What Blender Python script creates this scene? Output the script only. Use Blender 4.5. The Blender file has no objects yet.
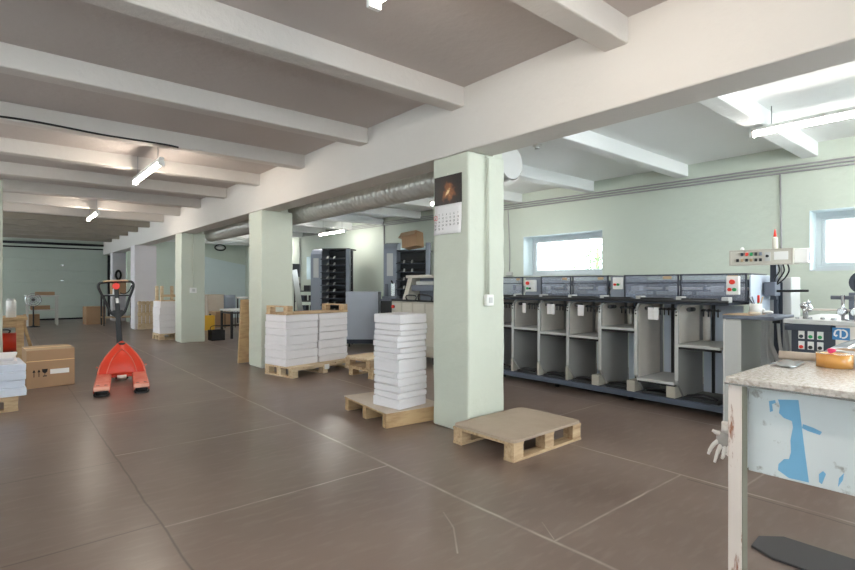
import bpy, bmesh, math, random
from mathutils import Vector, Matrix
random.seed(7)
PI = math.pi
C = bpy.context.scene.collection

# ------------------------------------------------------------------ materials
def lin(c):
    return tuple(((v/255)/12.92 if v/255 <= .04045 else (((v/255)+.055)/1.055)**2.4) for v in c)

def mat(name, rgb, rough=.6, metal=0.0, var=.06, vscale=4.0, bump=0.0, bscale=30.0, spec=.4, coat=0.0, detail=4.0):
    """procedural principled surface: base colour modulated by object-space noise, optional bump"""
    m = bpy.data.materials.new(name); m.use_nodes = True
    nt = m.node_tree; N = nt.nodes; L = nt.links
    b = N['Principled BSDF']
    b.inputs['Roughness'].default_value = rough
    b.inputs['Metallic'].default_value = metal
    b.inputs['Specular IOR Level'].default_value = spec
    b.inputs['Coat Weight'].default_value = coat
    c = lin(rgb)
    tc = N.new('ShaderNodeTexCoord')
    no = N.new('ShaderNodeTexNoise'); no.inputs['Scale'].default_value = vscale; no.inputs['Detail'].default_value = detail
    L.new(tc.outputs['Object'], no.inputs['Vector'])
    mx = N.new('ShaderNodeMix'); mx.data_type = 'RGBA'
    mx.inputs['A'].default_value = tuple(v*(1-var) for v in c)+(1,)
    mx.inputs['B'].default_value = tuple(min(1, v*(1+var)) for v in c)+(1,)
    L.new(no.outputs['Fac'], mx.inputs['Factor'])
    L.new(mx.outputs['Result'], b.inputs['Base Color'])
    if bump:
        n2 = N.new('ShaderNodeTexNoise'); n2.inputs['Scale'].default_value = bscale; n2.inputs['Detail'].default_value = 5
        L.new(tc.outputs['Object'], n2.inputs['Vector'])
        bp = N.new('ShaderNodeBump'); bp.inputs['Strength'].default_value = bump; bp.inputs['Distance'].default_value = .02
        L.new(n2.outputs['Fac'], bp.inputs['Height']); L.new(bp.outputs['Normal'], b.inputs['Normal'])
    return m

def worn(name, rgb, rgb2, amount=.5, scale=6.0, rough=.6, stretch=(1, 1, 1), metal=0.0, sharp=.06, bump=.1):
    """base colour with patches of a second colour (chips, stains)"""
    m = mat(name, rgb, rough, metal, .07, 5, 0)
    nt = m.node_tree; N = nt.nodes; L = nt.links; b = N['Principled BSDF']
    base = b.inputs['Base Color'].links[0].from_socket
    tc = N.new('ShaderNodeTexCoord'); mp = N.new('ShaderNodeMapping'); mp.inputs['Scale'].default_value = stretch
    L.new(tc.outputs['Object'], mp.inputs['Vector'])
    no = N.new('ShaderNodeTexNoise'); no.inputs['Scale'].default_value = scale; no.inputs['Detail'].default_value = 7; no.inputs['Roughness'].default_value = .65
    L.new(mp.outputs['Vector'], no.inputs['Vector'])
    rp = N.new('ShaderNodeValToRGB'); rp.color_ramp.elements[0].position = amount-sharp; rp.color_ramp.elements[1].position = amount+sharp
    L.new(no.outputs['Fac'], rp.inputs['Fac'])
    mx = N.new('ShaderNodeMix'); mx.data_type = 'RGBA'
    L.new(rp.outputs['Color'], mx.inputs['Factor']); L.new(base, mx.inputs['A']); mx.inputs['B'].default_value = lin(rgb2)+(1,)
    L.new(mx.outputs['Result'], b.inputs['Base Color'])
    if bump:
        bp = N.new('ShaderNodeBump'); bp.inputs['Strength'].default_value = bump; bp.inputs['Distance'].default_value = .01
        L.new(no.outputs['Fac'], bp.inputs['Height']); L.new(bp.outputs['Normal'], b.inputs['Normal'])
    return m

def glassy(name, tint, gloss=.12, haze=0.0, hazecol=(220, 225, 230), ior=1.35):
    """thin pane: transparent plus mirror reflection by Fresnel, optional diffuse haze"""
    m = bpy.data.materials.new(name); m.use_nodes = True
    nt = m.node_tree; N = nt.nodes; L = nt.links
    N.remove(N['Principled BSDF']); out = N['Material Output']
    tr = N.new('ShaderNodeBsdfTransparent'); tr.inputs['Color'].default_value = tint+(1,)
    gl = N.new('ShaderNodeBsdfGlossy'); gl.inputs['Roughness'].default_value = .05
    fr = N.new('ShaderNodeFresnel'); fr.inputs['IOR'].default_value = ior
    ad = N.new('ShaderNodeMath'); ad.operation = 'ADD'; ad.inputs[1].default_value = gloss*.3; ad.use_clamp = True
    L.new(fr.outputs['Fac'], ad.inputs[0])
    mx = N.new('ShaderNodeMixShader'); L.new(ad.outputs[0], mx.inputs['Fac']); L.new(tr.outputs[0], mx.inputs[1]); L.new(gl.outputs[0], mx.inputs[2])
    last = mx
    if haze:
        df = N.new('ShaderNodeBsdfDiffuse'); df.inputs['Color'].default_value = lin(hazecol)+(1,)
        m2 = N.new('ShaderNodeMixShader'); m2.inputs['Fac'].default_value = haze
        L.new(mx.outputs[0], m2.inputs[1]); L.new(df.outputs[0], m2.inputs[2]); last = m2
    L.new(last.outputs[0], out.inputs['Surface'])
    return m

def emit(name, rgb, strength):
    m = bpy.data.materials.new(name); m.use_nodes = True
    b = m.node_tree.nodes['Principled BSDF']
    b.inputs['Base Color'].default_value = (.9, .9, .9, 1)
    b.inputs['Emission Color'].default_value = lin(rgb)+(1,)
    b.inputs['Emission Strength'].default_value = strength
    return m

def floor_material():
    m = mat('floor_sheets', (126, 109, 100), .34, 0, .16, 1.3, 0, spec=.45)
    nt = m.node_tree; N = nt.nodes; L = nt.links; b = N['Principled BSDF']
    base = b.inputs['Base Color'].links[0].from_socket
    tc = N.new('ShaderNodeTexCoord'); sp = N.new('ShaderNodeSeparateXYZ')
    wob = N.new('ShaderNodeTexNoise'); wob.inputs['Scale'].default_value = 2.5
    L.new(tc.outputs['Object'], wob.inputs['Vector'])
    L.new(tc.outputs['Object'], sp.inputs[0])
    def M(op, a, c=None, clamp=False):
        n = N.new('ShaderNodeMath'); n.operation = op; n.use_clamp = clamp
        for i, v in enumerate((a, c)):
            if v is None: continue
            if isinstance(v, (int, float)): n.inputs[i].default_value = v
            else: L.new(v, n.inputs[i])
        return n.outputs[0]
    wv = M('MULTIPLY', M('SUBTRACT', wob.outputs['Fac'], .5), .03)
    X = M('ADD', sp.outputs['X'], wv); Y = M('ADD', sp.outputs['Y'], wv)
    def line(v, at, half):           # 1 on the line, 0 off it
        d = M('ABSOLUTE', M('SUBTRACT', v, at))
        return M('SUBTRACT', 1.0, M('DIVIDE', d, half), True)
    def mx(acc, n): return n if acc is None else M('MAXIMUM', acc, n)
    pale = None
    for at, w in ((2.15, .016), (3.58, .014), (5.08, .01)): pale = mx(pale, line(X, at, w))
    # cross seams, one offset per strip
    def strip(x0, x1): return M('MULTIPLY', M('GREATER_THAN', X, x0), M('LESS_THAN', X, x1))
    for x0, x1, ys in ((.67, 2.15, (3.0, 4.5, 6.0, 7.5)), (2.15, 3.58, (1.565,)), (3.58, 7, (3.05, 1.2))):
        s = strip(x0, x1)
        for y in ys: pale = mx(pale, M('MULTIPLY', line(Y, y, .011), s))
    dark = line(X, .67, .009); dark = mx(dark, line(X, -.83, .009)); dark = mx(dark, M('MULTIPLY', line(X, 3.53, .01), M('LESS_THAN', Y, 1.5)))
    s = strip(-9, .67)
    for y in (3.06, 4.34, 5.8): dark = mx(dark, M('MULTIPLY', line(Y, y, .008), s))
    def seg(x0, y0, x1, y1, half):
        dx, dy = x1-x0, y1-y0; l2 = dx*dx+dy*dy
        t = M('DIVIDE', M('ADD', M('MULTIPLY', M('SUBTRACT', X, x0), dx), M('MULTIPLY', M('SUBTRACT', Y, y0), dy)), l2, True)
        ex = M('SUBTRACT', M('SUBTRACT', X, x0), M('MULTIPLY', t, dx)); ey = M('SUBTRACT', M('SUBTRACT', Y, y0), M('MULTIPLY', t, dy))
        d = M('SQRT', M('ADD', M('MULTIPLY', ex, ex), M('MULTIPLY', ey, ey)))
        return M('SUBTRACT', 1.0, M('DIVIDE', d, half), True)
    rr = random.Random(11)
    sg = [(1.95, 2.18, 1.86, 2.0, .007), (1.86, 2.0, 1.70, 1.80, .007), (2.28, 1.74, 2.17, 1.58, .005)]
    for q in sg: pale = mx(pale, M('MULTIPLY', seg(*q), .8 if q[4] > .0045 else .5))
    brk = N.new('ShaderNodeTexNoise'); brk.inputs['Scale'].default_value = 3.2; brk.inputs['Detail'].default_value = 6
    L.new(tc.outputs['Object'], brk.inputs['Vector'])
    pale = M('MULTIPLY', pale, M('MULTIPLY', M('SUBTRACT', brk.outputs['Fac'], .27, True), 2.4), True)
    # broad dirt mottling and long scuffs
    st = N.new('ShaderNodeTexNoise'); st.inputs['Scale'].default_value = .8; st.inputs['Detail'].default_value = 5; st.inputs['Roughness'].default_value = .5
    L.new(tc.outputs['Object'], st.inputs['Vector'])
    rp = N.new('ShaderNodeValToRGB'); rp.color_ramp.elements[0].position = .38; rp.color_ramp.elements[1].position = .68
    L.new(st.outputs['Fac'], rp.inputs['Fac'])
    m1 = N.new('ShaderNodeMix'); m1.data_type = 'RGBA'; m1.inputs['B'].default_value = lin((98, 81, 73))+(1,)
    L.new(M('MULTIPLY', rp.outputs['Color'], .7), m1.inputs['Factor']); L.new(base, m1.inputs['A'])
    mp = N.new('ShaderNodeMapping'); mp.inputs['Scale'].default_value = (1.6, 6, 1); mp.inputs['Rotation'].default_value = (0, 0, .5)
    L.new(tc.outputs['Object'], mp.inputs['Vector'])
    sc = N.new('ShaderNodeTexNoise'); sc.inputs['Scale'].default_value = 3.5; sc.inputs['Detail'].default_value = 6; L.new(mp.outputs[0], sc.inputs['Vector'])
    r2 = N.new('ShaderNodeValToRGB'); r2.color_ramp.elements[0].position = .5; r2.color_ramp.elements[1].position = .8; L.new(sc.outputs['Fac'], r2.inputs['Fac'])
    m2 = N.new('ShaderNodeMix'); m2.data_type = 'RGBA'; m2.inputs['B'].default_value = lin((150, 136, 126))+(1,)
    L.new(M('MULTIPLY', r2.outputs['Color'], .34), m2.inputs['Factor']); L.new(m1.outputs['Result'], m2.inputs['A'])
    m3 = N.new('ShaderNodeMix'); m3.data_type = 'RGBA'; m3.inputs['B'].default_value = lin((190, 178, 166))+(1,)
    L.new(pale, m3.inputs['Factor']); L.new(m2.outputs['Result'], m3.inputs['A'])
    m4 = N.new('ShaderNodeMix'); m4.data_type = 'RGBA'; m4.inputs['B'].default_value = lin((58, 48, 42))+(1,)
    L.new(M('MULTIPLY', dark, .75), m4.inputs['Factor']); L.new(m3.outputs['Result'], m4.inputs['A'])
    L.new(m4.outputs['Result'], b.inputs['Base Color'])
    ro = M('ADD', M('MULTIPLY', wob.outputs['Fac'], .06), .27); L.new(ro, b.inputs['Roughness'])
    bp = N.new('ShaderNodeBump'); bp.inputs['Strength'].default_value = .015; bp.inputs['Distance'].default_value = .02
    L.new(st.outputs['Fac'], bp.inputs['Height']); L.new(bp.outputs['Normal'], b.inputs['Normal'])
    return m

M_floor = floor_material()
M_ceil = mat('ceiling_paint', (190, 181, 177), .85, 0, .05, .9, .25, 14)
M_joist = mat('joist_paint', (203, 197, 192), .8, 0, .05, 1.2, .35, 18)
M_beam = mat('beam_paint', (208, 203, 198), .75, 0, .04, 1.0, .3, 12)
M_ceilfar = mat('ceiling_far_darker', (158, 150, 138), .9, 0, .12, 3, .3, 16)
M_mint = mat('mint_wall_paint', (198, 207, 196), .7, 0, .035, 1.4, .25, 10)
M_mintcol = mat('mint_column_paint', (200, 205, 192), .55, 0, .05, 2.2, .35, 9)
M_lilac = mat('lilac_paint', (218, 213, 217), .7, 0, .04, 1.5, .2, 10)
M_whitewall = mat('pale_wall', (206, 218, 220), .7, 0, .03, 1.5, .1, 10)
M_door = mat('door_green_grey', (192, 202, 192), .5, 0, .04, 2, .05, 20)
M_upvc = mat('window_frame_white', (198, 206, 210), .35, 0, .02)
M_glass = glassy('window_glass', (.96, .98, .98), .1)
M_paper = mat('paper_white', (226, 223, 226), .75, 0, .02, 3)
M_paperblue = mat('paper_bluish', (216, 222, 235), .75, 0, .02, 3)
M_paperedge = mat('paper_sheet', (236, 234, 235), .7, 0, .02, 3)
M_pine = worn('pallet_pine', (198, 172, 138), (160, 130, 98), .56, 5, .75, (1, 6, 6), 0, .14, .2)
M_pinepale = worn('pallet_pale', (210, 190, 160), (180, 154, 120), .58, 5, .75, (1, 6, 6), 0, .14, .2)
M_bearer = worn('bearer_wood', (194, 164, 124), (166, 134, 98), .55, 4, .7, (1, 5, 5), 0, .12, .2)
M_board = worn('pallet_board', (180, 163, 145), (162, 144, 126), .52, 2.5, .55, (1, 1, 1), 0, .2, .05)
M_sheet = worn('pallet_cover_sheet', (205, 192, 178), (184, 168, 152), .55, 2.5, .6, (1, 1, 1), 0, .2, .05)
M_card = mat('cardboard', (166, 134, 104), .8, 0, .06, 6)
M_cardlid = mat('cardboard_lid', (182, 156, 126), .7, 0, .06, 6)
M_ink = mat('black_ink', (32, 28, 26), .7)
M_label = mat('white_label', (232, 230, 226), .6)
M_red = worn('red_enamel', (222, 62, 38), (208, 72, 50), .55, 6, .35, sharp=.15, bump=.03)
M_redworn = worn('red_enamel_worn', (226, 140, 120), (214, 96, 76), .5, 7, .45, sharp=.12, bump=.05)
M_redbtn = mat('red_button', (230, 60, 45), .4)
M_black = mat('black_paint', (36, 37, 40), .45)
M_rubber = mat('black_rubber', (28, 28, 29), .7)
M_darkblue = mat('dark_blue_grey_paint', (52, 58, 70), .45)
M_midblue = mat('blue_grey_paint', (106, 112, 126), .4)
M_cab = mat('grey_blue_cabinet', (138, 145, 157), .4)
M_paleblue = mat('pale_blue_paint', (196, 206, 220), .4)
M_lgrey = mat('light_grey_paint', (196, 197, 196), .45)
M_plate = mat('grey_divider_paint', (172, 172, 170), .42, .1)
M_steel = mat('brushed_steel', (228, 221, 213), .42, .2, .10, 8)
M_chrome = mat('chrome', (205, 208, 212), .18, 1)
M_galv = mat('galvanised_steel', (196, 194, 188), .38, .45, .08, 8)
M_beige = mat('beige_enamel', (184, 179, 168), .45)
M_cream = mat('cream_enamel', (200, 196, 186), .45)
M_white = mat('white_enamel', (232, 232, 230), .4)
M_plexi = glassy('smoky_acrylic', (.86, .89, .95), .0, .26, (206, 212, 226), 1.2)
M_film = glassy('clear_film', (.9, .94, .97), .9, .3, (214, 228, 240))
M_green = mat('green_button', (40, 150, 90), .4)
M_orange = mat('orange_plastic', (236, 110, 60), .4)
M_pink = mat('pink_plastic', (226, 60, 110), .4)
M_tape = mat('brown_packing_tape', (212, 152, 80), .25, 0, .05, 6, coat=.5)
M_taperim = mat('tape_edge', (226, 190, 140), .5)
M_tablegrey = worn('table_top_metal', (204, 198, 192), (158, 147, 136), .53, 60, .26, (1, 1, 1), .1, .12, .4)
M_tableleg = worn('chipped_white_paint_leg', (222, 210, 202), (146, 92, 64), .56, 7, .6, (2.2, 2.2, .5), 0, .03, .3)
M_apron = worn('chipped_white_paint', (214, 220, 222), (160, 160, 158), .62, 7, .55, (1, 1, 1), 0, .03, .12)
M_bluepatch = mat('blue_paint', (122, 178, 214), .5, 0, .08, 12)
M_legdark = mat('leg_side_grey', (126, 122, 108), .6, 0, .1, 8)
M_yellow = mat('yellow_plastic', (228, 178, 60), .45)
M_glove = mat('grey_glove', (168, 164, 160), .9, 0, .1, 30, .3, 80)
M_glovew = mat('white_glove', (226, 222, 218), .9, 0, .05, 30, .3, 80)
M_conduit = mat('grey_conduit', (158, 158, 160), .45)
M_tube = emit('lit_tube', (255, 243, 226), 32)
M_tubecool = emit('lit_tube_cool', (255, 250, 242), 30)
M_calimg = None
M_leaf = mat('tree_leaf', (74, 118, 62), .6, 0, .2, 3)
M_bark = mat('tree_bark', (120, 104, 88), .8)
M_darkslab = mat('dark_slab', (70, 68, 70), .55)

def calendar_image():
    m = bpy.data.materials.new('calendar_picture'); m.use_nodes = True
    nt = m.node_tree; N = nt.nodes; L = nt.links; b = N['Principled BSDF']; b.inputs['Roughness'].default_value = .35
    tc = N.new('ShaderNodeTexCoord'); mp = N.new('ShaderNodeMapping')
    mp.inputs['Location'].default_value = (0, .1, -3.0); mp.inputs['Scale'].default_value = (1, 8, 8)
    L.new(tc.outputs['Object'], mp.inputs['Vector'])
    no = N.new('ShaderNodeTexNoise'); no.inputs['Scale'].default_value = 2.4; no.inputs['Detail'].default_value = 4
    L.new(mp.outputs[0], no.inputs['Vector'])
    ln = N.new('ShaderNodeVectorMath'); ln.operation = 'LENGTH'; L.new(mp.outputs[0], ln.inputs[0])
    ad = N.new('ShaderNodeMath'); ad.operation = 'MULTIPLY_ADD'; ad.inputs[1].default_value = .55; L.new(no.outputs['Fac'], ad.inputs[0])
    hf = N.new('ShaderNodeMath'); hf.operation = 'MULTIPLY'; hf.inputs[1].default_value = .42; L.new(ln.outputs['Value'], hf.inputs[0]); L.new(hf.outputs[0], ad.inputs[2])
    rp = N.new('ShaderNodeValToRGB'); e = rp.color_ramp.elements
    e[0].position = .30; e[0].color = lin((245, 215, 160))+(1,)
    e[1].position = .58; e[1].color = lin((60, 44, 36))+(1,)
    x = e.new(.38); x.color = lin((160, 100, 60))+(1,)
    x = e.new(.8); x.color = lin((44, 38, 36))+(1,)
    L.new(ad.outputs[0], rp.inputs['Fac']); L.new(rp.outputs['Color'], b.inputs['Base Color'])
    return m
M_calimg = calendar_image()

# ------------------------------------------------------------------ mesh helpers
class MB:
    def __init__(s): s.bm = bmesh.new()
    def box(s, x0, x1, y0, y1, z0, z1, m=None):
        vs = [s.bm.verts.new(v) for v in ((x0,y0,z0),(x1,y0,z0),(x1,y1,z0),(x0,y1,z0),(x0,y0,z1),(x1,y0,z1),(x1,y1,z1),(x0,y1,z1))]
        if m is not None:
            for v in vs: v.co = m @ v.co
        for f in ((3,2,1,0),(4,5,6,7),(0,1,5,4),(1,2,6,5),(2,3,7,6),(3,0,4,7)): s.bm.faces.new([vs[i] for i in f])
        return s
    def cyl(s, p0, p1, r, seg=16, r2=None):
        p0, p1 = Vector(p0), Vector(p1); r2 = r if r2 is None else r2
        d = (p1-p0).normalized(); u = d.orthogonal().normalized(); w = d.cross(u)
        a = [s.bm.verts.new(p0+(u*math.cos(2*PI*i/seg)+w*math.sin(2*PI*i/seg))*r) for i in range(seg)]
        b = [s.bm.verts.new(p1+(u*math.cos(2*PI*i/seg)+w*math.sin(2*PI*i/seg))*r2) for i in range(seg)]
        for i in range(seg):
            f = s.bm.faces.new((a[i], a[(i+1)%seg], b[(i+1)%seg], b[i])); f.smooth = True
        s.bm.faces.new(a[::-1]); s.bm.faces.new(b)
        return s
    def ring(s, c, axis, R, r, h, seg=32):      # hollow cylinder, outer R inner r
        c = Vector(c); d = Vector(axis).normalized(); u = d.orthogonal().normalized(); w = d.cross(u)
        def circ(rad, o): return [s.bm.verts.new(c+d*o+(u*math.cos(2*PI*i/seg)+w*math.sin(2*PI*i/seg))*rad) for i in range(seg)]
        A, B, D, E = circ(R, 0), circ(R, h), circ(r, 0), circ(r, h)
        for i in range(seg):
            j = (i+1) % seg
            for q in ((A[i],A[j],B[j],B[i]), (D[j],D[i],E[i],E[j])): s.bm.faces.new(q).smooth = True
            s.bm.faces.new((B[i],B[j],E[j],E[i])); s.bm.faces.new((A[j],A[i],D[i],D[j]))
        return s
    def prism(s, pts, axis, a, b):              # polygon extruded along axis (0,1,2); pts are the other two coordinates in order
        def P(p, t):
            q = list(p); q.insert(axis, t); return q
        A = [s.bm.verts.new(P(p, a)) for p in pts]; B = [s.bm.verts.new(P(p, b)) for p in pts]; n = len(pts)
        for i in range(n): s.bm.faces.new((A[i], A[(i+1)%n], B[(i+1)%n], B[i]))
        s.bm.faces.new(A[::-1]); s.bm.faces.new(B)
        return s
    def lathe(s, c, prof, seg=24):              # prof: (r, z)
        c = Vector(c); rings = []
        for r, z in prof:
            rings.append([s.bm.verts.new(c+Vector((r*math.cos(2*PI*i/seg), r*math.sin(2*PI*i/seg), z))) for i in range(seg)] if r > 1e-5 else [s.bm.verts.new(c+Vector((0,0,z)))])
        for A, B in zip(rings, rings[1:]):
            for i in range(seg):
                j = (i+1) % seg
                if len(A) == 1 and len(B) == 1: continue
                if len(A) == 1: f = (A[0], B[j], B[i])
                elif len(B) == 1: f = (A[i], A[j], B[0])
                else: f = (A[i], A[j], B[j], B[i])
                s.bm.faces.new(f).smooth = True
        if len(rings[0]) > 1: s.bm.faces.new(rings[0][::-1])
        if len(rings[-1]) > 1: s.bm.faces.new(rings[-1])
        return s
    def tube(s, pts, r, seg=8, closed=False, smooth_n=0):
        P = [Vector(p) for p in pts]
        if smooth_n:                             # Catmull-Rom resampling
            Q = []; n = len(P); rng = range(n if closed else n-1)
            for i in rng:
                p0, p1, p2, p3 = (P[(i-1)%n] if closed or i else P[0]), P[i], P[(i+1)%n], (P[(i+2)%n] if closed or i+2 < n else P[-1])
                for k in range(smooth_n):
                    t = k/smooth_n
                    Q.append(.5*((2*p1)+(p2-p0)*t+(2*p0-5*p1+4*p2-p3)*t*t+(3*p1-p0-3*p2+p3)*t**3))
            if not closed: Q.append(P[-1])
            P = Q
        n = len(P); rings = []; u = None
        for i in range(n):
            a = P[(i-1)%n] if closed or i else P[0]; b = P[(i+1)%n] if closed or i < n-1 else P[-1]
            d = (b-a).normalized()
            u = d.orthogonal().normalized() if u is None else (u-d*u.dot(d)).normalized()
            w = d.cross(u)
            rr = r[min(i*len(r)//n, len(r)-1)] if isinstance(r, (list, tuple)) else r
            rings.append([s.bm.verts.new(P[i]+(u*math.cos(2*PI*k/seg)+w*math.sin(2*PI*k/seg))*rr) for k in range(seg)])
        for i in range(n if closed else n-1):
            A, B = rings[i], rings[(i+1)%n]
            for k in range(seg): s.bm.faces.new((A[k], A[(k+1)%seg], B[(k+1)%seg], B[k])).smooth = True
        if not closed: s.bm.faces.new(rings[0][::-1]); s.bm.faces.new(rings[-1])
        return s
    def ball(s, c, r, sx=1, sy=1, sz=1, u=16, v=10):
        m = Matrix.Translation(Vector(c)) @ Matrix.Diagonal((sx, sy, sz, 1))
        for f in bmesh.ops.create_uvsphere(s.bm, u_segments=u, v_segments=v, radius=r, matrix=m)['verts']:
            for q in f.link_faces: q.smooth = True
        return s
    def grid(s, fn, nu, nv):
        V = [[s.bm.verts.new(fn(i/nu, j/nv)) for j in range(nv+1)] for i in range(nu+1)]
        for i in range(nu):
            for j in range(nv): s.bm.faces.new((V[i][j], V[i+1][j], V[i+1][j+1], V[i][j+1])).smooth = True
        return s
    def build(s, name, m, parent=None, bevel=0.0, loc=None, rz=0.0, solid=0.0):
        bmesh.ops.recalc_face_normals(s.bm, faces=s.bm.faces)
        me = bpy.data.meshes.new(name); s.bm.to_mesh(me); s.bm.free(); me.materials.append(m)
        o = bpy.data.objects.new(name, me); C.objects.link(o)
        if parent is not None: o.parent = parent
        if loc is not None: o.location = loc
        o.rotation_euler.z = rz
        if solid:
            md = o.modifiers.new('solid', 'SOLIDIFY'); md.thickness = solid; md.offset = 0
        if bevel:
            md = o.modifiers.new('bevel', 'BEVEL'); md.width = bevel; md.segments = 2; md.limit_method = 'ANGLE'; md.angle_limit = .6
        return o

def tag(o, label, cat, group=None):
    o['label'] = label; o['category'] = cat
    if group: o['group'] = group
    return o
def thing(name, label, cat, loc=(0, 0, 0), rz=0.0, group=None):
    o = bpy.data.objects.new(name, None); C.objects.link(o)
    o.location = loc; o.rotation_euler = (0, 0, rz); o.empty_display_size = .1
    return tag(o, label, cat, group)
def struct(o, label=None):
    o['kind'] = 'structure'
    if label: o['label'] = label
    return o
def copy_tree(o, parent=None):
    c = o.copy(); C.objects.link(c)
    if parent is not None: c.parent = parent
    for ch in list(o.children): copy_tree(ch, c)
    return c
def box(*a): return MB().box(*a)

# ------------------------------------------------------------------ room shell
XB, XW = 3.11, 7.6          # face of long beam, right wall
CE, JB, BB = 3.03, 2.86, 2.47   # ceiling, joist underside, beam underside
YF, YR = 23.5, 20.5         # far wall of hall, far wall of right-hand room
XL, YN = -3.4, -3.2         # left wall, wall behind
struct(box(XL-.3, XW+.35, YN-.3, YF+.3, -.12, 0).build('floor', M_floor))
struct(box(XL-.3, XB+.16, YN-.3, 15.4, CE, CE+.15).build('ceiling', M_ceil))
struct(box(XL-.3, XB+.16, 15.4, YF+.3, CE, CE+.15).build('ceiling', M_ceilfar))  # far part of the ceiling in a darker tone, as are its joists
M_ceilw = mat('ceiling_right_pale', (235, 236, 235), .8, 0, .03, .9, .25, 14)  # paler tone for the right-hand ceiling and joists
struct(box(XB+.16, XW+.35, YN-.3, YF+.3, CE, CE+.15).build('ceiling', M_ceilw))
def joist_mb(x0, x1, y):
    n = 30
    b = MB()
    return b.box(x0, x1, y, y+.17, JB, CE+.01)
for k in range(-3, 14):
    y = 1.69+1.52*k
    struct(joist_mb(XL, XB+.01, y).build('ceiling_joist', M_joist if y < 15 else M_ceilfar, bevel=.012))
    if y < YR-.3: struct(joist_mb(XB+.3, XW-.0, y).build('ceiling_joist', M_ceilw, bevel=.012))
struct(box(XB, XB+.32, YN, YF, BB, CE+.01).build('ceiling_beam', M_beam, bevel=.012))

WINS = [(-4.3, -2.7), (.13, 1.78), (4.58, 6.23), (9.03, 10.68), (13.48, 15.13), (17.5, 19.15)]
WINS = [w for w in WINS if w[0] > YN]
b = MB()
b.box(XW, XW+.36, YN-.3, YF+.3, 0, 1.47); b.box(XW, XW+.36, YN-.3, YF+.3, 2.21, CE+.1)
ys = [YN-.3]+[v for w in WINS for v in w]+[YF+.3]
for i in range(0, len(ys), 2): b.box(XW, XW+.36, ys[i], ys[i+1], 1.47, 2.21)
bmesh.ops.remove_doubles(b.bm, verts=b.bm.verts, dist=1e-5)
struct(b.build('wall_right', M_mint))

def window(n, axis, at, a0, a1, z0, z1, split=None):
    """frame in the plane axis=at; opening a0..a1 along the other horizontal axis"""
    def B(mb, u0, u1, z_0, z_1, d0, d1):
        if axis == 0: mb.box(at+d0, at+d1, u0, u1, z_0, z_1)
        else: mb.box(u0, u1, at+d0, at+d1, z_0, z_1)
    f = MB(); w = .07
    B(f, a0, a1, z0, z0+w, 0, .07); B(f, a0, a1, z1-w, z1, 0, .07)
    B(f, a0, a0+w, z0+w, z1-w, 0, .07); B(f, a1-w, a1, z0+w, z1-w, 0, .07)
    fr = struct(f.build('window_%d' % n, M_upvc, bevel=.006))
    s = MB(); i0, i1, j0, j1 = a0+w, a1-w, z0+w, z1-w; v = .04
    B(s, i0, i1, j0, j0+v, -.012, .05); B(s, i0, i1, j1-v, j1, -.012, .05); B(s, i0, i0+v, j0+v, j1-v, -.012, .05); B(s, i1-v, i1, j0+v, j1-v, -.012, .05)
    s.build('sash', M_upvc, fr, bevel=.006)
    g = MB(); B(g, i0+v, i1-v, j0+v, j1-v, .02, .026); g.build('pane', M_glass, fr)
    return fr
for i, (a, c) in enumerate(WINS):
    fr = window(i+1, 0, XW+.27, a, c, 1.47, 2.21)
    MB().box(XW-.004, XW+.27, a, a+.006, 1.47, 2.21).box(XW-.004, XW+.27, c-.006, c, 1.47, 2.21).box(XW-.004, XW+.27, a+.006, c-.006, 2.204, 2.21).build('reveal', M_whitewall, fr)
    box(XW-.012, XW+.27, a+.006, c-.006, 1.47, 1.482).build('sill', M_upvc, fr)

# far wall of the hall with the sectional door, end wall of the right-hand room
b = MB(); b.box(XL, .02, YF, YF+.25, 0, CE); b.box(3.36, XB+.6, YF, YF+.25, 0, CE); b.box(.02, 3.36, YF, YF+.25, 2.72, CE)
b.box(XB+.6, XW, YF, YF+.25, 0, CE)
struct(b.build('wall_far', M_mint))
struct(box(XB+.32, XW, YR, YR+.2, 0, CE).build('wall_end', M_mint))
# paler raised panel on the end wall, its upper edge running down to the right
struct(MB().prism([(5.0, 0), (7.6, 0), (7.6, 2.1), (6.7, 2.26), (6.0, 2.40), (5.0, 2.5)], 1, YR-.012, YR).build('pale_panel_1', M_whitewall))
# left wall and the wall behind, unseen, with window openings added for daylight
def wall_with_openings(name, axis, at, d, a0, a1, ops, z0, z1):
    b = MB()
    def B(u0, u1, p, q):
        if axis == 0: b.box(min(at, at+d), max(at, at+d), u0, u1, p, q)
        else: b.box(u0, u1, min(at, at+d), max(at, at+d), p, q)
    B(a0, a1, 0, z0); B(a0, a1, z1, CE)
    e = [a0]+[v for o in ops for v in o]+[a1]
    for i in range(0, len(e), 2): B(e[i], e[i+1], z0, z1)
    return struct(b.build(name, M_mint))
LW = [(-2.3, -.9), (1.5, 3.1), (5.3, 7.1), (9.1, 11.4), (13.0, 16), (17, 19.4), (20.2, 22.8)]
wall_with_openings('wall_left', 0, XL, -.3, YN-.3, YF+.3, LW, 1.1, 2.75)
n = 20
for a, c in LW:
    n += 1; window(n, 0, XL-.2, a, c, 1.1, 2.75)
BW = [(-2.6, -.8), (.6, 2.6), (3.7, 7.3)]
wall_with_openings('wall_behind', 1, YN, -.3, XL, XW, BW, .5, 2.85)
for a, c in BW:
    n += 1; window(n, 1, YN-.2, a, c, .5, 2.85)

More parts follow.
